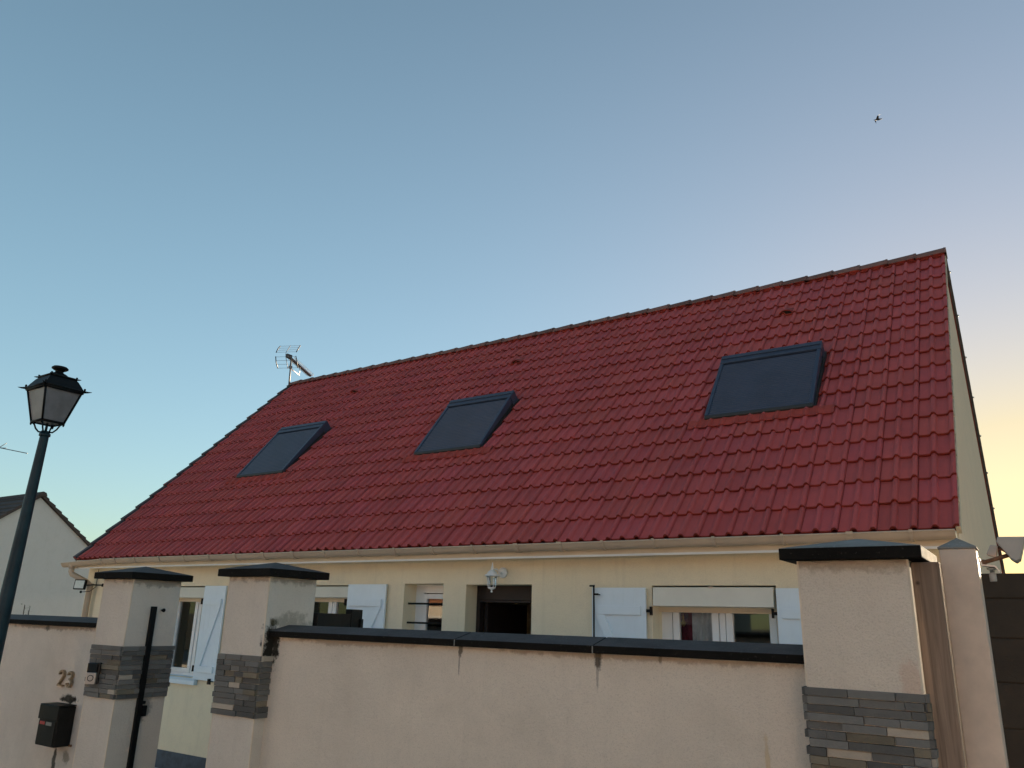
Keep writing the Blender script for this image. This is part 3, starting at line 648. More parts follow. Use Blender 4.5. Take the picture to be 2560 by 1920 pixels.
for q in range(6):
    an = 2 * math.pi * q / 6 + 0.45
    mb.tube([(LX + 0.056 * math.cos(an), LY + 0.056 * math.sin(an), 2.553), (LX + 0.048 * math.cos(an), LY + 0.048 * math.sin(an), 2.47), (LX + 0.036 * math.cos(an), LY + 0.036 * math.sin(an), 2.432)], 0.0045, 6)
mb.lathe(c, [(0.042, 2.436), (0.042, 2.428), (0.026, 2.418), (0.010, 2.412), (0.006, 2.402), (0.012, 2.396), (0.012, 2.388), (0.003, 2.382)], 12); mb.build('cage', 'white', wl)
mb = MB(); mb.lathe(c, [(0.035, 2.437), (0.046, 2.47), (0.053, 2.552)], 6, sm=False, rot=0.45); mb.build('lamp_glass', 'glass', wl)

# ------------------------------------------------------------ floodlight on the left corner
fl = thing('floodlight', (-12.85, 7.2, 2.40), 'small black floodlight on the left corner of the house beside the downpipe', 'floodlight')
Mr = Matrix.Translation(Vector((-13.02, 7.02, 2.475))) @ Matrix.Rotation(R(28), 4, 'Z') @ Matrix.Rotation(R(-6), 4, 'X')
mb = MB(); mb.box((-0.095, -0.02, -0.078), (0.095, 0.03, 0.078), M_=Mr); mb.box((-0.05, 0.03, -0.05), (0.05, 0.055, 0.05), M_=Mr); mb.build('housing', 'iron', fl, bev=0.005)
mb = MB(); mb.box((-0.078, -0.0235, -0.062), (0.078, -0.0205, 0.062), M_=Mr); mb.build('lens', 'led', fl)
mb = MB(); mb.tube([(-12.99, 7.06, 2.465), (-12.80, 7.12, 2.475), (-12.72, 7.24, 2.475)], 0.010, 8); mb.box((-12.75, 7.225, 2.45), (-12.69, 7.248, 2.50)); mb.lathe((-12.98, 7.03, 2.36), [(0.012, -0.02), (0.02, 0), (0.012, 0.02)], 8); mb.build('bracket', 'iron', fl)
mb = MB(); mb.tube([(-12.93, 7.235, 2.727), (-12.93, 7.235, 2.60), (-12.90, 7.22, 2.45), (-12.93, 7.15, 2.375), (-12.98, 7.05, 2.36)], 0.005, 6); mb.build('cable', 'iron', fl)

# ------------------------------------------------------------ TV aerial at the left ridge end
def rod(mb, a, b_, r): mb.tube([a, b_], r, 6)
an_ = thing('tv_antenna', (-13.25, 10.93, 6.95), 'tv aerial with grid reflector and long boom at the left end of the red ridge', 'antenna')
bd = Vector((-0.42, 0.905, -0.045)).normalized(); sd_ = Vector((0.905, 0.42, 0)); upv = Vector((0, 0, 1))
B0 = Vector((-13.15, 10.68, 7.565))
mb = MB(); rod(mb, (-13.25, 10.95, 6.90), (-13.25, 10.93, 7.50), 0.018); mb.box((-13.28, 10.90, 7.32), (-13.22, 10.96, 7.38)); mb.build('mast', 'alu', an_)
mb = MB(); rod(mb, B0, B0 + bd * 1.42, 0.012); mb.build('boom', 'alu', an_)
mb = MB(); P0 = B0 + bd * 0.27; rod(mb, P0 + Vector((0, 0, -0.22)), P0 + bd * 0.52 + Vector((0, 0, -0.20)), 0.010); rod(mb, P0 + Vector((0, 0, -0.22)), P0 + Vector((0, 0, -0.02)), 0.008); rod(mb, P0 + bd * 0.52 + Vector((0, 0, -0.20)), P0 + bd * 0.52, 0.008)
mb.build('boom_support', 'steel', an_)
for sgn in (1, -1):
    mb = MB(); ends = MB(); base = B0 + upv * 0.03 * sgn; dirp = (upv * sgn * 0.80 + bd * 0.60)
    for k in range(4):
        c = base + dirp * (0.03 + 0.085 * k); rod(mb, c - sd_ * 0.235, c + sd_ * 0.235, 0.0032)
    rod(mb, base, base + dirp * 0.30, 0.007)
    rf = mb.build('reflector', 'alu', an_)
    for e in (-0.235, 0.235): ends = MB(); ends.tube([base + dirp * 0.02 + sd_ * e, base + dirp * 0.15 + sd_ * e * 1.03 - bd * 0.012, base + dirp * 0.29 + sd_ * e], 0.011, 6); ends.build('reflector_end', 'antdark', rf)
for k in range(19):
    mb = MB(); c = B0 + bd * (0.30 + 0.06 * k); hw = 0.075
    rod(mb, c - sd_ * hw, c + sd_ * hw, 0.005); rod(mb, c + sd_ * hw, c + sd_ * hw + upv * 0.05, 0.005); rod(mb, c - sd_ * hw, c - sd_ * hw + upv * 0.05, 0.005)
    mb.box(tuple(c - Vector((0.022, 0.022, 0.018))), tuple(c + Vector((0.022, 0.022, 0.024))), 1); mb.build('director', ['alu', 'antdark'], an_)
mb = MB(); mb.box(tuple(B0 + bd * 0.16 - Vector((0.04, 0.05, 0.03))), tuple(B0 + bd * 0.20 + Vector((0.03, 0.05, 0.06)))); mb.build('dipole_box', 'antdark', an_)

# ------------------------------------------------------------ neighbour house, left
NX, NRY, NRZ = -30.0, 14.17, 6.05; NT = 0.78; NH = 4.25
nb = thing('neighbour_house', (-36, NRY, 0), 'plain grey beige gable end house with a dark tiled roof at the far left', 'house')
mb = MB(); ez = NRZ - NT * (NH - 0.25)
mb.extrude([(NRY - NH + 0.25, 0), (NRY + NH - 0.25, 0), (NRY + NH - 0.25, ez - 0.05), (NRY, NRZ - 0.12), (NRY - NH + 0.25, ez - 0.05)], 0, NX, NX - 12); mb.build('wall', 'neigh', nb)
mb = MB(); L = math.hypot(NH, NT * NH); rows = int(L / 0.34)
for side in (1, -1):
    for k in range(rows + 1):
        for (xa, xb) in ((NX + 0.10, NX - 0.2), (NX - 0.2, NX - 3), (NX - 3, NX - 7), (NX - 7, NX - 12.1)):
            a, b_ = k / (rows + 1), (k + 1) / (rows + 1); tv = random.uniform(0.8, 1.2)
            def P_(tpos, h): return (NRY + side * (NH * (1 - tpos)) , NRZ - NT * NH * (1 - tpos) + h)
            (ya, za), (yb_, zb_) = P_(a, 0.0), P_(b_, 0.0)
            mb.poly([(xa, ya, za - 0.08), (xb, ya, za - 0.08), (xb, ya, za + 0.075), (xa, ya, za + 0.075), (xa, yb_, zb_ - 0.08), (xb, yb_, zb_ - 0.08), (xb, yb_, zb_ + 0.02), (xa, yb_, zb_ + 0.02)],
                    [(0, 1, 2, 3), (7, 6, 5, 4), (0, 4, 5, 1), (1, 5, 6, 2), (2, 6, 7, 3), (3, 7, 4, 0)], 0, (tv, tv, tv))
nroof = mb.build('roof', 'darktile', nb, tint=True)
mb = MB(); 
for k in range(30): mb.extrude([(NRY - 0.16, NRZ - 0.06), (NRY - 0.11, NRZ + 0.06), (NRY, NRZ + 0.10), (NRY + 0.11, NRZ + 0.06), (NRY + 0.16, NRZ - 0.06)], 0, NX + 0.13 - k * 0.405, NX + 0.13 - k * 0.405 - 0.40)
mb.build('ridge_tiles', 'darktile', nroof, tint=True)
na = thing('tv_antenna', (-34.4, 14.17, 5.9), 'distant tv aerial on the dark roof at the left edge of the picture', 'antenna')
mb = MB(); rod(mb, (-34.4, 14.17, 5.9), (-34.4, 14.17, 8.2), 0.025); mb.build('mast', 'alu', na)
A_, B_ = Vector((-30.9, 13.05, 7.64)), Vector((-34.6, 14.2, 8.17))
v1_ = (B_ - A_)
mb = MB(); rod(mb, (-34.6, 14.05, 8.28), (-33.0, 14.75, 7.96), 0.018); mb.build('boom', 'alu', na)
mb = MB(); c = Vector((-34.25, 14.2, 8.21)); rod(mb, c, c + Vector((0.12, 0.2, 0.22)), 0.014); rod(mb, c, c + Vector((-0.05, 0, -0.25)), 0.014); rod(mb, c - Vector((0.2, 0.2, 0)), c + Vector((0.2, 0.2, 0)), 0.012); mb.build('elements', 'alu', na)

# ------------------------------------------------------------ houses added behind the viewer, across the street, to bounce light and feed reflections
def far_house(x0, x1, y, h, label, wc, rc):
    t_ = thing('house', ((x0 + x1) / 2, y - 4, 0), label, 'house')
    mb = MB(); mb.extrude([(y, 0), (y, h), (y - 4, h + 3.2), (y - 8, h), (y - 8, 0)], 0, x0, x1); mb.build('wall', wc, t_)
    mb = MB(); mb.extrude([(y + 0.35, h - 0.25), (y + 0.35, h - 0.05), (y - 4, h + 3.45), (y - 8.35, h - 0.05), (y - 8.35, h - 0.25), (y - 4, h + 3.21)], 0, x0 - 0.2, x1 + 0.2); mb.build('roof', rc, t_)
    n = int((x1 - x0) / 3)
    for k in range(n):
        cx = x0 + (k + 0.5) * (x1 - x0) / n
        mb = MB(); mb.box((cx - 0.6, y + 0.003, 1.0), (cx + 0.6, y + 0.04, 2.2)); w_ = mb.build('window', 'white', t_)
        mb = MB(); mb.box((cx - 0.52, y + 0.041, 1.08), (cx + 0.52, y + 0.05, 2.12)); mb.build('pane', 'glassblack', w_)
M['terracotta'] = mat_plain('terracotta_roof', (0.36, 0.16, 0.09), 0.85, var=0.15, scale=3)
M['palewall'] = mat_plain('pale_cream_render', (0.76, 0.70, 0.62), 0.95, var=0.04, scale=2)
far_house(-24, -11, -13, 2.9, 'pale cream bungalow with terracotta roof added out of view opposite to bounce light, left one seen from the red roofed house', 'palewall', 'terracotta')
far_house(-7.5, 4.5, -12, 2.9, 'pale cream bungalow with terracotta roof added out of view directly across the street to bounce light', 'palewall', 'terracotta')
far_house(8, 21, -13, 2.9, 'pale cream bungalow with terracotta roof added out of view opposite to bounce light, right one seen from the red roofed house', 'palewall', 'terracotta')

# ------------------------------------------------------------ pillars, garden wall
def stone_face(mb, p0, ux, un, width, z0, z1, rh=0.031):
    """rows of split stones on a face: p0 corner, ux along, un outward"""
    n = max(1, round((z1 - z0) / rh)); rh = (z1 - z0) / n
    for k in range(n):
        x = -0.002 + random.uniform(-0.004, 0.003); za = z0 + k * rh
        while x < width:
            L = random.uniform(0.06, 0.22); xe = min(x + L, width + random.uniform(-0.002, 0.008))
            if width - xe < 0.03: xe = width + random.uniform(-0.002, 0.008)
            d = random.uniform(0.006, 0.020); q = random.random()
            tv = random.uniform(0.45, 1.0)
            if q < 0.07: tt = (2.3, 2.05, 1.75)
            elif q < 0.18: tt = (1.25 * tv, 1.1 * tv, 0.85 * tv)
            else: tt = (tv, tv * 1.0, tv * 0.98)
            g0 = 0.0009; dzs = random.uniform(-0.001, 0.001)
            P_ = lambda a, dd, z: tuple(Vector(p0) + Vector(ux) * a + Vector(un) * dd + Vector((0, 0, z)))
            d2 = d + random.uniform(-0.004, 0.004)
            mb.poly([P_(x + g0, -0.002, za + g0), P_(xe - g0, -0.002, za + g0), P_(xe - g0, -0.002, za + rh - g0), P_(x + g0, -0.002, za + rh - g0),
                     P_(x + g0 * 2, d, za + g0 * 2 + dzs), P_(xe - g0, d2, za + g0), P_(xe - g0, d2, za + rh - g0 - 0.001), P_(x + g0, d, za + rh - g0)],
                    [(4, 5, 6, 7), (0, 1, 5, 4), (1, 2, 6, 5), (2, 3, 7, 6), (3, 0, 4, 7)], 0, tt)
            x = xe
def pillar(x0, x1, y0, y1, ztop, bz0, bz1, mat_, label, ovh=0.055, cth=0.045, crest=0.055, top='coptop', lit_side=False):
    t_ = thing('gate_pillar', ((x0 + x1) / 2, (y0 + y1) / 2, 0), label, 'pillar', 'rendered pillars of the garden wall')
    mb = MB(); mb.box((x0, y0, 0.0), (x1, y1, ztop)); mb.build('shaft', mat_, t_, bev=0.006)
    mb = MB(); W, D = x1 - x0, y1 - y0
    stone_face(mb, (x0, y0, 0), (1, 0, 0), (0, -1, 0), W, bz0, bz1); stone_face(mb, (x1, y0, 0), (0, 1, 0), (1, 0, 0), D, bz0, bz1)
    stone_face(mb, (x1, y1, 0), (-1, 0, 0), (0, 1, 0), W, bz0, bz1); stone_face(mb, (x0, y1, 0), (0, -1, 0), (-1, 0, 0), D, bz0, bz1)
    mb.build('stone_band', 'stone', t_, tint=True)
    mb = MB(); a, b_, c, d = x0 - ovh, x1 + ovh, y0 - ovh, y1 + ovh; z = ztop + 0.001; zt = z + cth
    mx_, my_ = (x0 + x1) / 2, (y0 + y1) / 2
    mb.poly([(a, c, z), (b_, c, z), (b_, d, z), (a, d, z), (a, c, zt), (b_, c, zt), (b_, d, zt), (a, d, zt), (mx_, my_, zt + crest)],
            [(0, 3, 2, 1), (0, 1, 5, 4), (1, 2, 6, 5), (2, 3, 7, 6), (3, 0, 4, 7)], 0)
    i = len(mb.v) - 9; i_c = 0
    for f in ((4, 5, 8), (5, 6, 8), (6, 7, 8), (7, 4, 8)): mb.f.append(tuple(i + q for q in f)); mb.mi.append(1); mb.t.append(1.0); mb.sm.append(False)
    if lit_side: mb.mi[i_c + 2] = 1  # right edge in pale concrete, its sunlit look put into the colour
    mb.build('cap', ['copedge', top], t_, bev=0.003)
    for cx_ in (x0, x1):
        for (za, zb_) in ((0.05, bz0 - 0.002), (bz1 + 0.002, ztop - 0.001)):
            mb = MB(); sg = -1 if cx_ == x0 else 1
            mb.box((cx_ - sg * 0.006, y0 - 0.0015, za), (cx_ + sg * 0.0015, y0 + 0.006, zb_)); mb.build('corner_bead', 'edge', t_)
    return t_
def LOC(c, o): return tuple(a - b_ for a, b_ in zip(c, o))
c1 = (-5.605, 3.4925, 0); c2_ = (-4.156, 3.4925, 0); c3_ = (-0.6075, 3.50, 0)
M['pil1'] = mat_render('pillar_render_a', (0.78, 0.70, 0.61), grain=190, bstr=0.8, stain_shade=[(LOC((-5.45, 3.5, 2.31), c1), (0.3, 0.3, 0.05), 0.45, (0.12, 0.10, 0.07)), (LOC((-5.42, 3.53, 1.45), c1), (0.04, 0.06, 0.10), 0.5, SOOT_SHADE)])
M['pil2'] = mat_render('pillar_render_b', (0.78, 0.70, 0.61), grain=190, bstr=0.8, stain_shade=[(LOC((-3.95, 3.36, 1.95), c2_), (0.05, 0.075, 0.13), 1.0, SOOT_SHADE), (LOC((-3.94, 3.50, 2.055), c2_), (0.05, 0.22, 0.07), 0.45, (0.14, 0.12, 0.07)), (LOC((-3.95, 3.35, 1.88), c2_), (0.04, 0.05, 0.10), 1.0, SOOT_SHADE), (LOC((-4.1, 3.5, 2.32), c2_), (0.3, 0.3, 0.05), 0.45, (0.14, 0.10, 0.07))])
M['pil3'] = mat_render('pillar_render_c', (0.80, 0.70, 0.59), grain=130, bstr=1.0, stain_shade=[(LOC((-0.6, 3.3, 2.36), c3_), (0.4, 0.1, 0.05), 0.4, (0.26, 0.17, 0.09)), (LOC((-0.44, 3.3, 1.93), c3_), (0.05, 0.05, 0.08), 0.4, (0.66, 0.42, 0.30))])
p1 = pillar(-5.794, -5.416, 3.30, 3.685, 2.315, 1.51, 1.857, 'pil1', 'narrow gate pillar with a doorbell on its stone band, leftmost of the three')
p2 = pillar(-4.350, -3.963, 3.30, 3.685, 2.322, 1.51, 1.857, 'pil2', 'middle gate pillar with black soot stain where the long wall coping meets it')
p3 = pillar(-0.809, -0.406, 3.30, 3.700, 2.360, 1.50, 1.888, 'pil3', 'large pillar at the right end of the long wall beside the wooden board', top='captop', lit_side=True)

CJ = [-2.545, -1.753]     # coping joints and the drips under them
def wall_seg(x0, x1, joints, label, mat_, cat='wall'):
    t_ = thing('garden_wall', ((x0 + x1) / 2, 3.5, 0), label, cat)
    mb = MB(); mb.box((x0, 3.378, 0), (x1, 3.585, 1.967)); mb.build('wall', mat_, t_)
    xs_ = [x0] + [j for j in joints if x0 < j < x1] + [x1]
    mb = MB()
    for a, b_ in zip(xs_, xs_[1:]):
        a += 0.0025; b_ -= 0.0025; dz_ = random.uniform(-0.0015, 0.0015)
        z = 1.968 + dz_; pr = [(3.335, z), (3.628, z), (3.628, z + 0.034), (3.4815, z + 0.070), (3.335, z + 0.034)]
        n = 5; i = len(mb.v); mb.v += [(a, y, zz) for y, zz in pr] + [(b_, y, zz) for y, zz in pr]
        for k in range(n):
            mb.f.append((i + k, i + (k + 1) % n, i + n + (k + 1) % n, i + n + k)); mb.mi.append(1 if k in (2, 3) else 0); mb.t.append(1); mb.sm.append(False)
        mb.f.append(tuple(i + k for k in range(n))); mb.f.append(tuple(i + n + k for k in range(n))); mb.mi += [0, 0]; mb.t += [1, 1]; mb.sm += [False, False]
    mb.build('coping', ['copedge', 'coptop'], t_, bev=0.003)
    mb = MB()
    for j in xs_[1:-1]: mb.box((j - 0.0025, 3.3345, 1.967), (j + 0.0025, 3.60, 2.000))
    if len(xs_) > 2: mb.build('coping_joint', 'captop', t_)
    return t_
cm = ((-3.963 - 0.809) / 2, 3.5, 0); cl = ((-9.6 - 5.794) / 2, 3.5, 0)
DR = (0.05, 0.045, 0.035)
M['wallm'] = mat_render('garden_wall_render', (0.80, 0.70, 0.59), grain=200, bstr=0.7, blotch=0.10, stain_shade=
    [(LOC((-2.535, 3.378, 1.955), cm), (0.016, 0.1, 0.05), 0.8, DR), (LOC((-2.54, 3.378, 1.90), cm), (0.006, 0.1, 0.09), 0.6, (0.2, 0.16, 0.13)), (LOC((-1.748, 3.378, 1.950), cm), (0.026, 0.1, 0.055), 0.9, DR), (LOC((-1.750, 3.378, 1.90), cm), (0.008, 0.1, 0.10), 0.5, (0.2, 0.16, 0.13)), (LOC((-1.44, 3.378, 1.955), cm), (0.012, 0.1, 0.03), 0.7, (0.14, 0.11, 0.09)), (LOC((-1.0, 3.378, 1.60), cm), (0.012, 0.1, 0.10), 0.5, (0.62, 0.44, 0.20)),
    (LOC((-3.945, 3.378, 1.93), cm), (0.05, 0.1, 0.13), 1.0, SOOT_SHADE), (LOC((-3.3, 3.378, 1.965), cm), (0.6, 0.1, 0.03), 0.4, (0.25, 0.17, 0.10)), (LOC((-1.5, 3.378, 1.965), cm), (0.9, 0.1, 0.03), 0.4, (0.25, 0.17, 0.10))])
M['walll'] = mat_render('left_wall_render', (0.78, 0.69, 0.60), grain=200, bstr=0.6, blotch=0.11, stain_shade=
    [(LOC((-6.13, 3.378, 1.455), cl), (0.13, 0.1, 0.035), 1.0, SOOT_SHADE), (LOC((-6.19, 3.378, 1.03), cl), (0.03, 0.1, 0.12), 0.9, SOOT_SHADE), (LOC((-6.03, 3.378, 1.08), cl), (0.05, 0.1, 0.05), 0.6, (0.10, 0.09, 0.05)),  # first patch is the letterbox's cast shadow, painted above the box
     (LOC((-6.6, 3.378, 1.96), cl), (0.7, 0.1, 0.03), 0.5, (0.15, 0.11, 0.08)), (LOC((-6.62, 3.378, 1.95), cl), (0.03, 0.1, 0.03), 0.6, DR)])
wall_seg(-3.963, -0.809, CJ, 'long cream garden wall with dark coping between the two right pillars', 'wallm')
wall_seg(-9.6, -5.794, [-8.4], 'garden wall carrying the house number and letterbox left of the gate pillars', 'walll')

# gate: stop post on the first pillar and open black leaf
gt = thing('gate_stop', (-5.40, 3.48, 0), 'black vertical steel stop bar fixed to the side of the leftmost gate pillar', 'gate post')
mb = MB(); mb.box((-5.4155, 3.462, 0.12), (-5.390, 3.500, 2.130)); mb.build('bar', 'iron', gt, bev=0.003)
mb = MB(); mb.box((-5.415, 3.503, 1.39), (-5.385, 3.535, 1.46)); mb.box((-5.412, 3.503, 1.47), (-5.395, 3.525, 1.49)); mb.build('latch_keeper', 'iron', gt, bev=0.003)
mb = MB(); Mr = Matrix.Translation(Vector((-5.416, 3.55, 2.105))) @ Matrix.Rotation(R(90), 4, 'Y'); mb.lathe((0, 0, 0), [(0.006, 0), (0.006, 0.02), (0.013, 0.024), (0.014, 0.032), (0.006, 0.038)], 10, M_=Mr); mb.build('knob', 'iron', gt)
gl_ = thing('gate_leaf', (-3.99, 3.70, 0), 'solid black gate leaf standing open behind the long wall beside the middle pillar', 'gate')
A_ = Vector((-3.99, 3.72, 0)); B_ = Vector((-4.50, 4.66, 0)); dd = (B_ - A_).normalized(); ang = math.atan2(dd.y, dd.x)
Mr = Matrix.Translation(A_) @ Matrix.Rotation(ang, 4, 'Z'); Lg = (B_ - A_).length
mb = MB(); mb.box((0, -0.02, 0.1), (Lg - 0.30, 0.02, 2.115), M_=Mr); mb.box((Lg - 0.298, -0.024, 0.1), (Lg, 0.024, 2.15), M_=Mr); mb.build('panel', 'iron', gl_, bev=0.003)
mb = MB(); mb.box((Lg, -0.008, 2.045), (Lg + 0.05, 0.008, 2.065), M_=Mr); mb.box((Lg - 0.09, -0.04, 2.0), (Lg - 0.02, -0.024, 2.08), M_=Mr); mb.build('lock', 'iron', gl_)

# doorbell on first pillar
db = thing('doorbell', (-5.65, 3.27, 1.66), 'video doorbell, black glass above and silver round button below, on the stone band', 'doorbell')
Mr = Matrix.Translation(Vector((-5.655, 3.250, 1.668))) @ Matrix.Rotation(R(38), 4, 'Z')
mb = MB(); mb.box((-0.033, -0.004, -0.071), (0.045, 0.026, 0.071), M_=Mr); mb.build('wedge_mount', 'rubber', db, bev=0.003)
mb = MB(); mb.box((-0.034, -0.024, -0.070), (0.034, -0.0045, 0.006), M_=Mr); mb.build('body', 'silver', db, bev=0.004)
mb = MB(); mb.box((-0.034, -0.024, 0.008), (0.034, -0.0045, 0.070), M_=Mr); mb.build('camera_glass', 'glassblack', db, bev=0.004)
mb = MB(); Mq = Mr @ Matrix.Translation(Vector((0, -0.0245, -0.030))) @ Matrix.Rotation(R(90), 4, 'X'); mb.lathe((0, 0, 0), [(0.021, 0.0), (0.021, 0.002), (0.017, 0.002), (0.017, 0.0005)], 24, M_=Mq); mb.build('button_ring', 'rubber', db)
mb = MB(); mb.lathe((0, 0, 0), [(0.0165, 0.0), (0.0165, 0.0015), (0.012, 0.002)], 24, M_=Mq); mb.build('button', 'silver', db)

# house number 23 : raised digits bent from flat strips
hn = thing('house_number', (-6.20, 3.378, 1.60), 'brass house number 23 on the left garden wall above the letterbox', 'house number')
def digit(pts, ox, oz, sc, nm):
    mb = MB(); n = len(pts); wv = 0.055
    for i in range(n - 1):
        a, b_ = Vector((pts[i][0], 0, pts[i][1])), Vector((pts[i + 1][0], 0, pts[i + 1][1])); d = (b_ - a).normalized(); nn = Vector((-d.z, 0, d.x)) * wv; a -= d * 0.03; b_ += d * 0.03
        off = 0.0002 * (i % 2)
        vs = []
        for yy in (3.366 - off, 3.3775):
            for q in (a + nn, a - nn, b_ - nn, b_ + nn): vs.append((ox + q.x * sc, yy - (0.012 if yy < 3.37 else 0), oz + q.z * sc))
        mb.poly(vs, [(0, 1, 2, 3), (7, 6, 5, 4), (0, 4, 5, 1), (1, 5, 6, 2), (2, 6, 7, 3), (3, 7, 4, 0)])
    return mb.build(nm, 'brass', hn)
two = [(-0.30, 0.28)] + [(0.0 + 0.30 * math.cos(R(a)), 0.25 + 0.27 * math.sin(R(a))) for a in (150, 120, 90, 60, 30, 0, -25)] + [(-0.30, -0.5), (0.34, -0.5)]
three = [(0.0 + 0.28 * math.cos(R(a)), 0.26 + 0.24 * math.sin(R(a))) for a in (165, 130, 90, 50, 15, -20, -60, -90)] + [(0.0 + 0.31 * math.cos(R(a)), -0.25 + 0.27 * math.sin(R(a))) for a in (80, 45, 10, -30, -70, -110, -150, -170)]
digit(two, -6.262, 1.597, 0.102, 'digit'); digit(three, -6.143, 1.595, 0.102, 'digit')

# letterbox
lb = thing('letterbox', (-6.17, 3.378, 1.14), 'weathered black metal letterbox with small red and grey labels on the left wall', 'letterbox')
bx0, bx1, by0, bz0, bz1 = -6.265, -6.010, 3.258, 1.150, 1.418
mb = MB(); mb.box((bx0, by0, bz0), (bx1, 3.377, bz1)); mb.build('body', 'letter', lb, bev=0.006)
mb = MB(); mb.box((bx0 - 0.004, by0 - 0.010, 1.326), (bx1 + 0.004, by0 - 0.0005, bz1 + 0.003)); mb.box((bx0 - 0.004, by0 - 0.010, bz1 + 0.0035), (bx1 + 0.004, 3.376, bz1 + 0.010)); mb.build('flap', 'letter', lb, bev=0.003)
mb = MB(); mb.box((bx0 + 0.012, by0 - 0.007, bz0 + 0.01), (bx1 - 0.012, by0 - 0.0005, 1.318)); mb.build('door', 'letter', lb, bev=0.003)
mb = MB(); mb.box((bx0 + 0.035, by0 - 0.0095, 1.292), (bx0 + 0.100, by0 - 0.0075, 1.312)); mb.build('red_label', 'lred', lb)
mb = MB(); mb.box((bx0 + 0.118, by0 - 0.0095, 1.289), (bx0 + 0.195, by0 - 0.0075, 1.312)); mb.build('name_label', 'lgrey', lb)
mb = MB()
for xx in (-6.015, -5.990): 
    Mr = Matrix.Translation(Vector((xx, 3.378, 1.155))) @ Matrix.Rotation(R(90), 4, 'X'); mb.lathe((0, 0, 0), [(0.009, 0.0), (0.009, 0.006), (0.005, 0.010)], 8, M_=Mr)
tag(mb.build('wall_bolts', 'rust'), 'two tiny rusty bolt heads on the left wall beside the letterbox foot', 'bolts')

# ------------------------------------------------------------ right: board, post, block wall, security light
wb = MB(); wb.box((-0.404, 3.345, 0), (-0.3089, 3.51, 2.352)); tag(wb.build('wooden_board', 'wood', bev=0.004), 'weathered upright wooden board between the large pillar and the square post', 'board')
sp = thing('square_post', (-0.248, 3.46, 0), 'slim sand coloured square post with a pyramid cap right of the wooden board', 'post')
mb = MB(); mb.box((-0.3085, 3.40, 0), (-0.187, 3.52, 2.403)); mb.build('shaft', 'post', sp, bev=0.004)
mb = MB(); a, b_, c, d = -0.312, -0.183, 3.396, 3.524; z = 2.4035; mb.poly([(a, c, z), (b_, c, z), (b_, d, z), (a, d, z), (a, c, z + 0.006), (b_, c, z + 0.006), (b_, d, z + 0.006), (a, d, z + 0.006), ((a + b_) / 2, (c + d) / 2, z + 0.045)], [(0, 3, 2, 1), (0, 1, 5, 4), (1, 2, 6, 5), (2, 3, 7, 6), (3, 0, 4, 7), (4, 5, 8), (5, 6, 8), (6, 7, 8), (7, 4, 8)])
mb.build('cap', 'captop', sp)
mt, t, b = new_mat('dark_brown_blockwork'); tc(t)
c = ramp(t, noise(t, 3, 5, 0.6), 0.3, 0.7, (0.028, 0.022, 0.016, 1), (0.05, 0.038, 0.028, 1)); t.links.new(c, b.inputs['Base Color']); b.inputs['Roughness'].default_value = 0.95; bump(t, b, noise(t, 80, 4, 0.7), 0.6, 0.006); M['block'] = mt
bw_ = thing('block_wall', (2.4, 5.1, 0), 'dark brown concrete panel wall at the right edge behind the square post', 'wall')
mb = MB(); z = 0.0; zs_ = [0, 0.38, 0.61, 0.84, 1.07, 1.30, 1.53, 1.76, 1.98 + 0.0, 2.18, 2.416]
zs_ = [0, 0.26, 0.49, 0.72, 0.95, 1.18, 1.41, 1.64, 1.861, 2.080, 2.282, 2.414]
for a, b_ in zip(zs_, zs_[1:]): mb.box((-0.30, 5.0 + random.uniform(0, 0.002), a + 0.003), (6.0, 5.08, b_ - 0.003))
mb.box((-0.30, 5.012, 0), (6.0, 5.07, 2.40)); mb.build('panels', 'block', bw_, bev=0.004)

fl2 = thing('security_light', (-0.187, 3.46, 2.30), 'pale security light with sensor on a steel bracket right of the square post', 'security light')
def prism(poly, y0, y1):      # outline in x,z given thickness along y
    mb = MB(); n = len(poly); mb.v = [(x, y0, z) for x, z in poly] + [(x, y1, z) for x, z in poly]
    for k in range(n): mb.f.append((k, (k + 1) % n, n + (k + 1) % n, n + k))
    mb.f += [tuple(range(n)), tuple(range(2 * n - 1, n - 1, -1))]; k = len(mb.f); mb.mi = [0] * k; mb.t = [1.0] * k; mb.sm = [False] * k; return mb
prism([(-0.185, 2.370), (-0.180, 2.370), (-0.172, 2.346), (-0.131, 2.340), (-0.118, 2.316), (-0.122, 2.314), (-0.134, 2.335), (-0.175, 2.341)], 3.41, 3.47).build('bracket', 'steel', fl2)
mb = MB(); mb.lathe((-0.146, 3.44, 2.316), [(0.008, 0), (0.008, 0.01), (0.016, 0.011), (0.016, 0.018), (0.009, 0.019), (0.009, 0.026)], 6); mb.build('bolt', 'steel', fl2)
mb = MB(); mb.tube([(-0.166, 3.42, 2.353), (-0.082, 3.45, 2.381)], 0.0075, 12); mb.lathe((-0.168, 3.42, 2.352), [(0.004, -0.011), (0.009, -0.006), (0.009, 0.006), (0.004, 0.011)], 10); mb.build('arm', 'rust', fl2)
prism([(-0.113, 2.446), (-0.026, 2.444), (-0.052, 2.365), (-0.066, 2.355), (-0.082, 2.368), (-0.119, 2.428)], 3.43, 3.56).build('lamp_head', 'plasticgrey', fl2, bev=0.004)
mb = MB(); mb.tube([(-0.118, 3.47, 2.412), (-0.08, 3.45, 2.385)], 0.006, 8); mb.build('hinge_arm', 'rust', fl2)
prism([(-0.140, 2.420), (-0.116, 2.414), (-0.128, 2.372), (-0.157, 2.384)], 3.45, 3.50).build('junction_box', 'plasticgrey', fl2, bev=0.003)
mb = MB(); mb.lathe((-0.146, 3.44, 2.285), [(0.0105, 0.0), (0.0115, 0.002), (0.0115, 0.028), (0.008, 0.032)], 16); mb.build('sensor', 'plasticgrey', fl2)

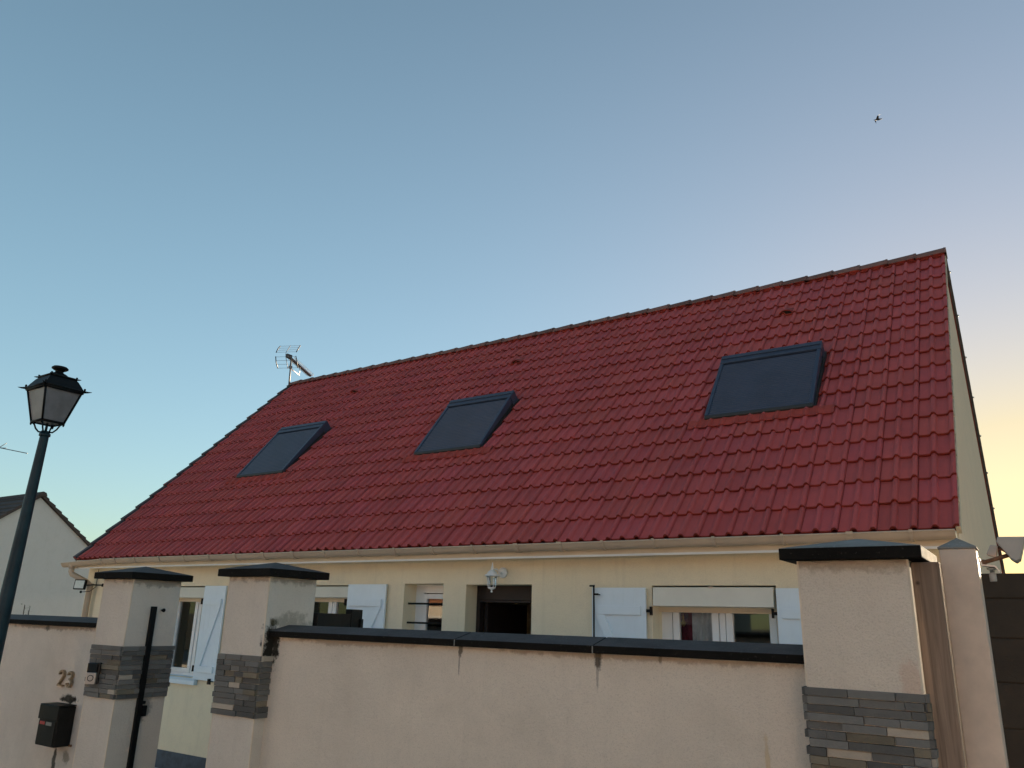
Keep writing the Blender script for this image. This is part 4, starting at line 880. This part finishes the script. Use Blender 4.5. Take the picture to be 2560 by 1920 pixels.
# ------------------------------------------------------------ street lamp
LB = Vector((-6.45, 2.90, 0.12)); LT = Vector((-6.276, 2.90, 3.40))
ax = (LT - LB).normalized(); tl = thing('street_lamp', tuple(LB), 'tall dark green lamp post with a four sided lantern at the left edge', 'street lamp')
mb = MB(); Lp = (LT - LB).length
mb.tube([LB, LB + ax * 0.6, LB + ax * 0.62, LB + ax * (Lp - 0.05), LB + ax * Lp], [0.085, 0.08, 0.070, 0.032, 0.030], 20); mb.build('pole', 'lampgreen', tl)
mb = MB(); C = LT; mb.tube([C - ax * 0.035, C - ax * 0.033, C - ax * 0.012, C - ax * 0.01, C + ax * 0.008], [0.034, 0.040, 0.040, 0.034, 0.030], 16)
for k in range(4):
    an = R(45 + 90 * k); d = Vector((math.cos(an), math.sin(an), 0))
    mb.tube([C + d * 0.02, C + d * 0.05 + ax * 0.0, C + d * 0.075 + ax * 0.025, C + d * 0.09 + ax * 0.055, C + d * 0.115 + ax * 0.075], 0.0065, 8)
mb.tube([C, C + ax * 0.07], 0.010, 8)
mb.build('scroll_bracket', 'lampgreen', tl)
z_b, z_t = 0.075, 0.325; hb_, ht_ = 0.082, 0.138      # glass body half-sizes
def sq(h, z): return [tuple(C + ax * z + Vector((sx * h, sy * h, 0))) for sx, sy in ((-1, -1), (1, -1), (1, 1), (-1, 1))]
mb = MB(); lo, hi = sq(hb_, z_b), sq(ht_, z_t)
for k in range(4): mb.tube([lo[k], hi[k]], 0.0085, 8)
def ring(mb, h, z, r):
    q = sq(h, z)
    for k in range(4): mb.tube([q[k], q[(k + 1) % 4]], r, 8)
ring(mb, hb_, z_b, 0.010); ring(mb, ht_ + 0.004, z_t, 0.012); ring(mb, ht_ + 0.012, z_t + 0.012, 0.009)
for k in range(4):
    an = R(-135 + 90 * k); d = Vector((math.cos(an), math.sin(an), 0)); q = Vector(sq(ht_ + 0.012, z_t + 0.012)[k])
    mb.tube([q, q + d * 0.03, q + d * 0.055 + ax * 0.003], [0.010, 0.006, 0.002], 8); mb.tube([q, q + ax * 0.022, q + ax * 0.028], [0.006, 0.009, 0.004], 8)
    q2 = Vector(lo[k]); mb.tube([q2, q2 - ax * 0.014, q2 - ax * 0.026], [0.007, 0.009, 0.004], 8)
lant = mb.build('lantern_frame', 'lampblack', tl)
mb = MB(); a = sq(hb_ - 0.002, z_b); b_ = sq(ht_ - 0.002, z_t)
for k in range(4): mb.face([a[k], a[(k + 1) % 4], b_[(k + 1) % 4], b_[k]])
mb.face(a[::-1]); mb.build('lantern_glass', 'frost', tl)
mb = MB(); zr = z_t + 0.012
levels = [(ht_ + 0.012, zr), (ht_ - 0.005, zr + 0.035), (ht_ - 0.028, zr + 0.075), (ht_ - 0.045, zr + 0.095)]
for (h0, z0), (h1, z1) in zip(levels, levels[1:]):
    a, b_ = sq(h0, z0), sq(h1, z1)
    for k in range(4): mb.face([a[k], a[(k + 1) % 4], b_[(k + 1) % 4], b_[k]])
mb.face(sq(levels[-1][0], levels[-1][1])); ring(mb, levels[-1][0] + 0.004, levels[-1][1], 0.009)
for k in range(4):
    an = R(-135 + 90 * k); d = Vector((math.cos(an), math.sin(an), 0)); q = Vector(sq(levels[-1][0] + 0.004, levels[-1][1])[k])
    mb.tube([q, q + d * 0.02, q + d * 0.034], [0.008, 0.005, 0.002], 8); mb.tube([q, q + ax * 0.018], [0.006, 0.008], 8)
zc = levels[-1][1]
qz = C + ax * zc
Mr = Matrix.Translation(qz) @ ax.to_track_quat('Z', 'Y').to_matrix().to_4x4()
mb.lathe((0, 0, 0), [(0.085, 0.0), (0.078, 0.02), (0.055, 0.036), (0.032, 0.046), (0.028, 0.058), (0.045, 0.066), (0.060, 0.076), (0.060, 0.086), (0.048, 0.096), (0.015, 0.102)], 20, M_=Mr)
mb.build('lantern_roof', 'lampblack', tl)

# ------------------------------------------------------------ small things
tw = thing('garden_plant', (-7.72, 3.75, 0), 'few thin leafy twig tips showing above the left wall coping', 'plant')
mb = MB(); ml = MB()
for k in range(5):
    x = -7.78 + 0.04 * k + random.uniform(-0.01, 0.01); top = Vector((x + random.uniform(-0.03, 0.03), 3.72 + random.uniform(-0.03, 0.03), random.uniform(1.98, 2.13)))
    mb.tube([(-7.72, 3.75, 0), (x, 3.74, 1.0), tuple(top)], [0.012, 0.007, 0.002], 5)
    for q in range(12):
        p = top - Vector((random.uniform(-0.02, 0.02), random.uniform(-0.02, 0.02), 0.05 * q * random.uniform(0.5, 1.0))); a = random.uniform(0, 6.28); d = Vector((math.cos(a), math.sin(a), random.uniform(-0.3, 0.5))).normalized() * 0.022; e = d.cross(Vector((0, 0, 1))).normalized() * 0.008
        ml.face([p, p + d * 0.5 + e, p + d, p + d * 0.5 - e])
mb.build('stems', 'bark', tw); ml.build('leaves', 'leaf', tw, fixn=False)
bp = CAM + Vector((-0.09353, 0.9655, 0.6282)) * 34
bm_ = MB(); X_ = Vector((0.9, 0.4, 0.1)).normalized(); Yv = Vector((-0.4, 0.9, 0.05)).normalized(); Zv = X_.cross(Yv)
def PB(a, b_, c): return tuple(bp + X_ * a + Yv * b_ + Zv * c)
bm_.poly([PB(-0.17, 0, 0), PB(-0.10, 0.03, 0.01), PB(-0.10, -0.03, 0.01), PB(0.05, 0.045, 0), PB(0.05, -0.045, 0), PB(0.05, 0, 0.05), PB(0.05, 0, -0.05), PB(0.22, 0.02, 0), PB(0.22, -0.02, 0)],
         [(0, 1, 5), (0, 5, 2), (0, 6, 1), (0, 2, 6), (1, 3, 5), (2, 5, 4), (1, 6, 3), (2, 4, 6), (3, 7, 5), (4, 5, 8), (5, 7, 8), (6, 8, 7), (3, 6, 7), (4, 8, 6)])
for s_ in (1, -1): bm_.poly([PB(-0.06, 0.03 * s_, 0.01), PB(0.06, 0.03 * s_, 0.01), PB(0.02, 0.20 * s_, 0.07), PB(0.07, 0.38 * s_, 0.02), PB(-0.04, 0.20 * s_, 0.07)], [(0, 1, 2, 4), (4, 2, 3)])
tag(bm_.build('bird', 'bird'), 'tiny dark bird flying high in the sky above the right skylight', 'bird')
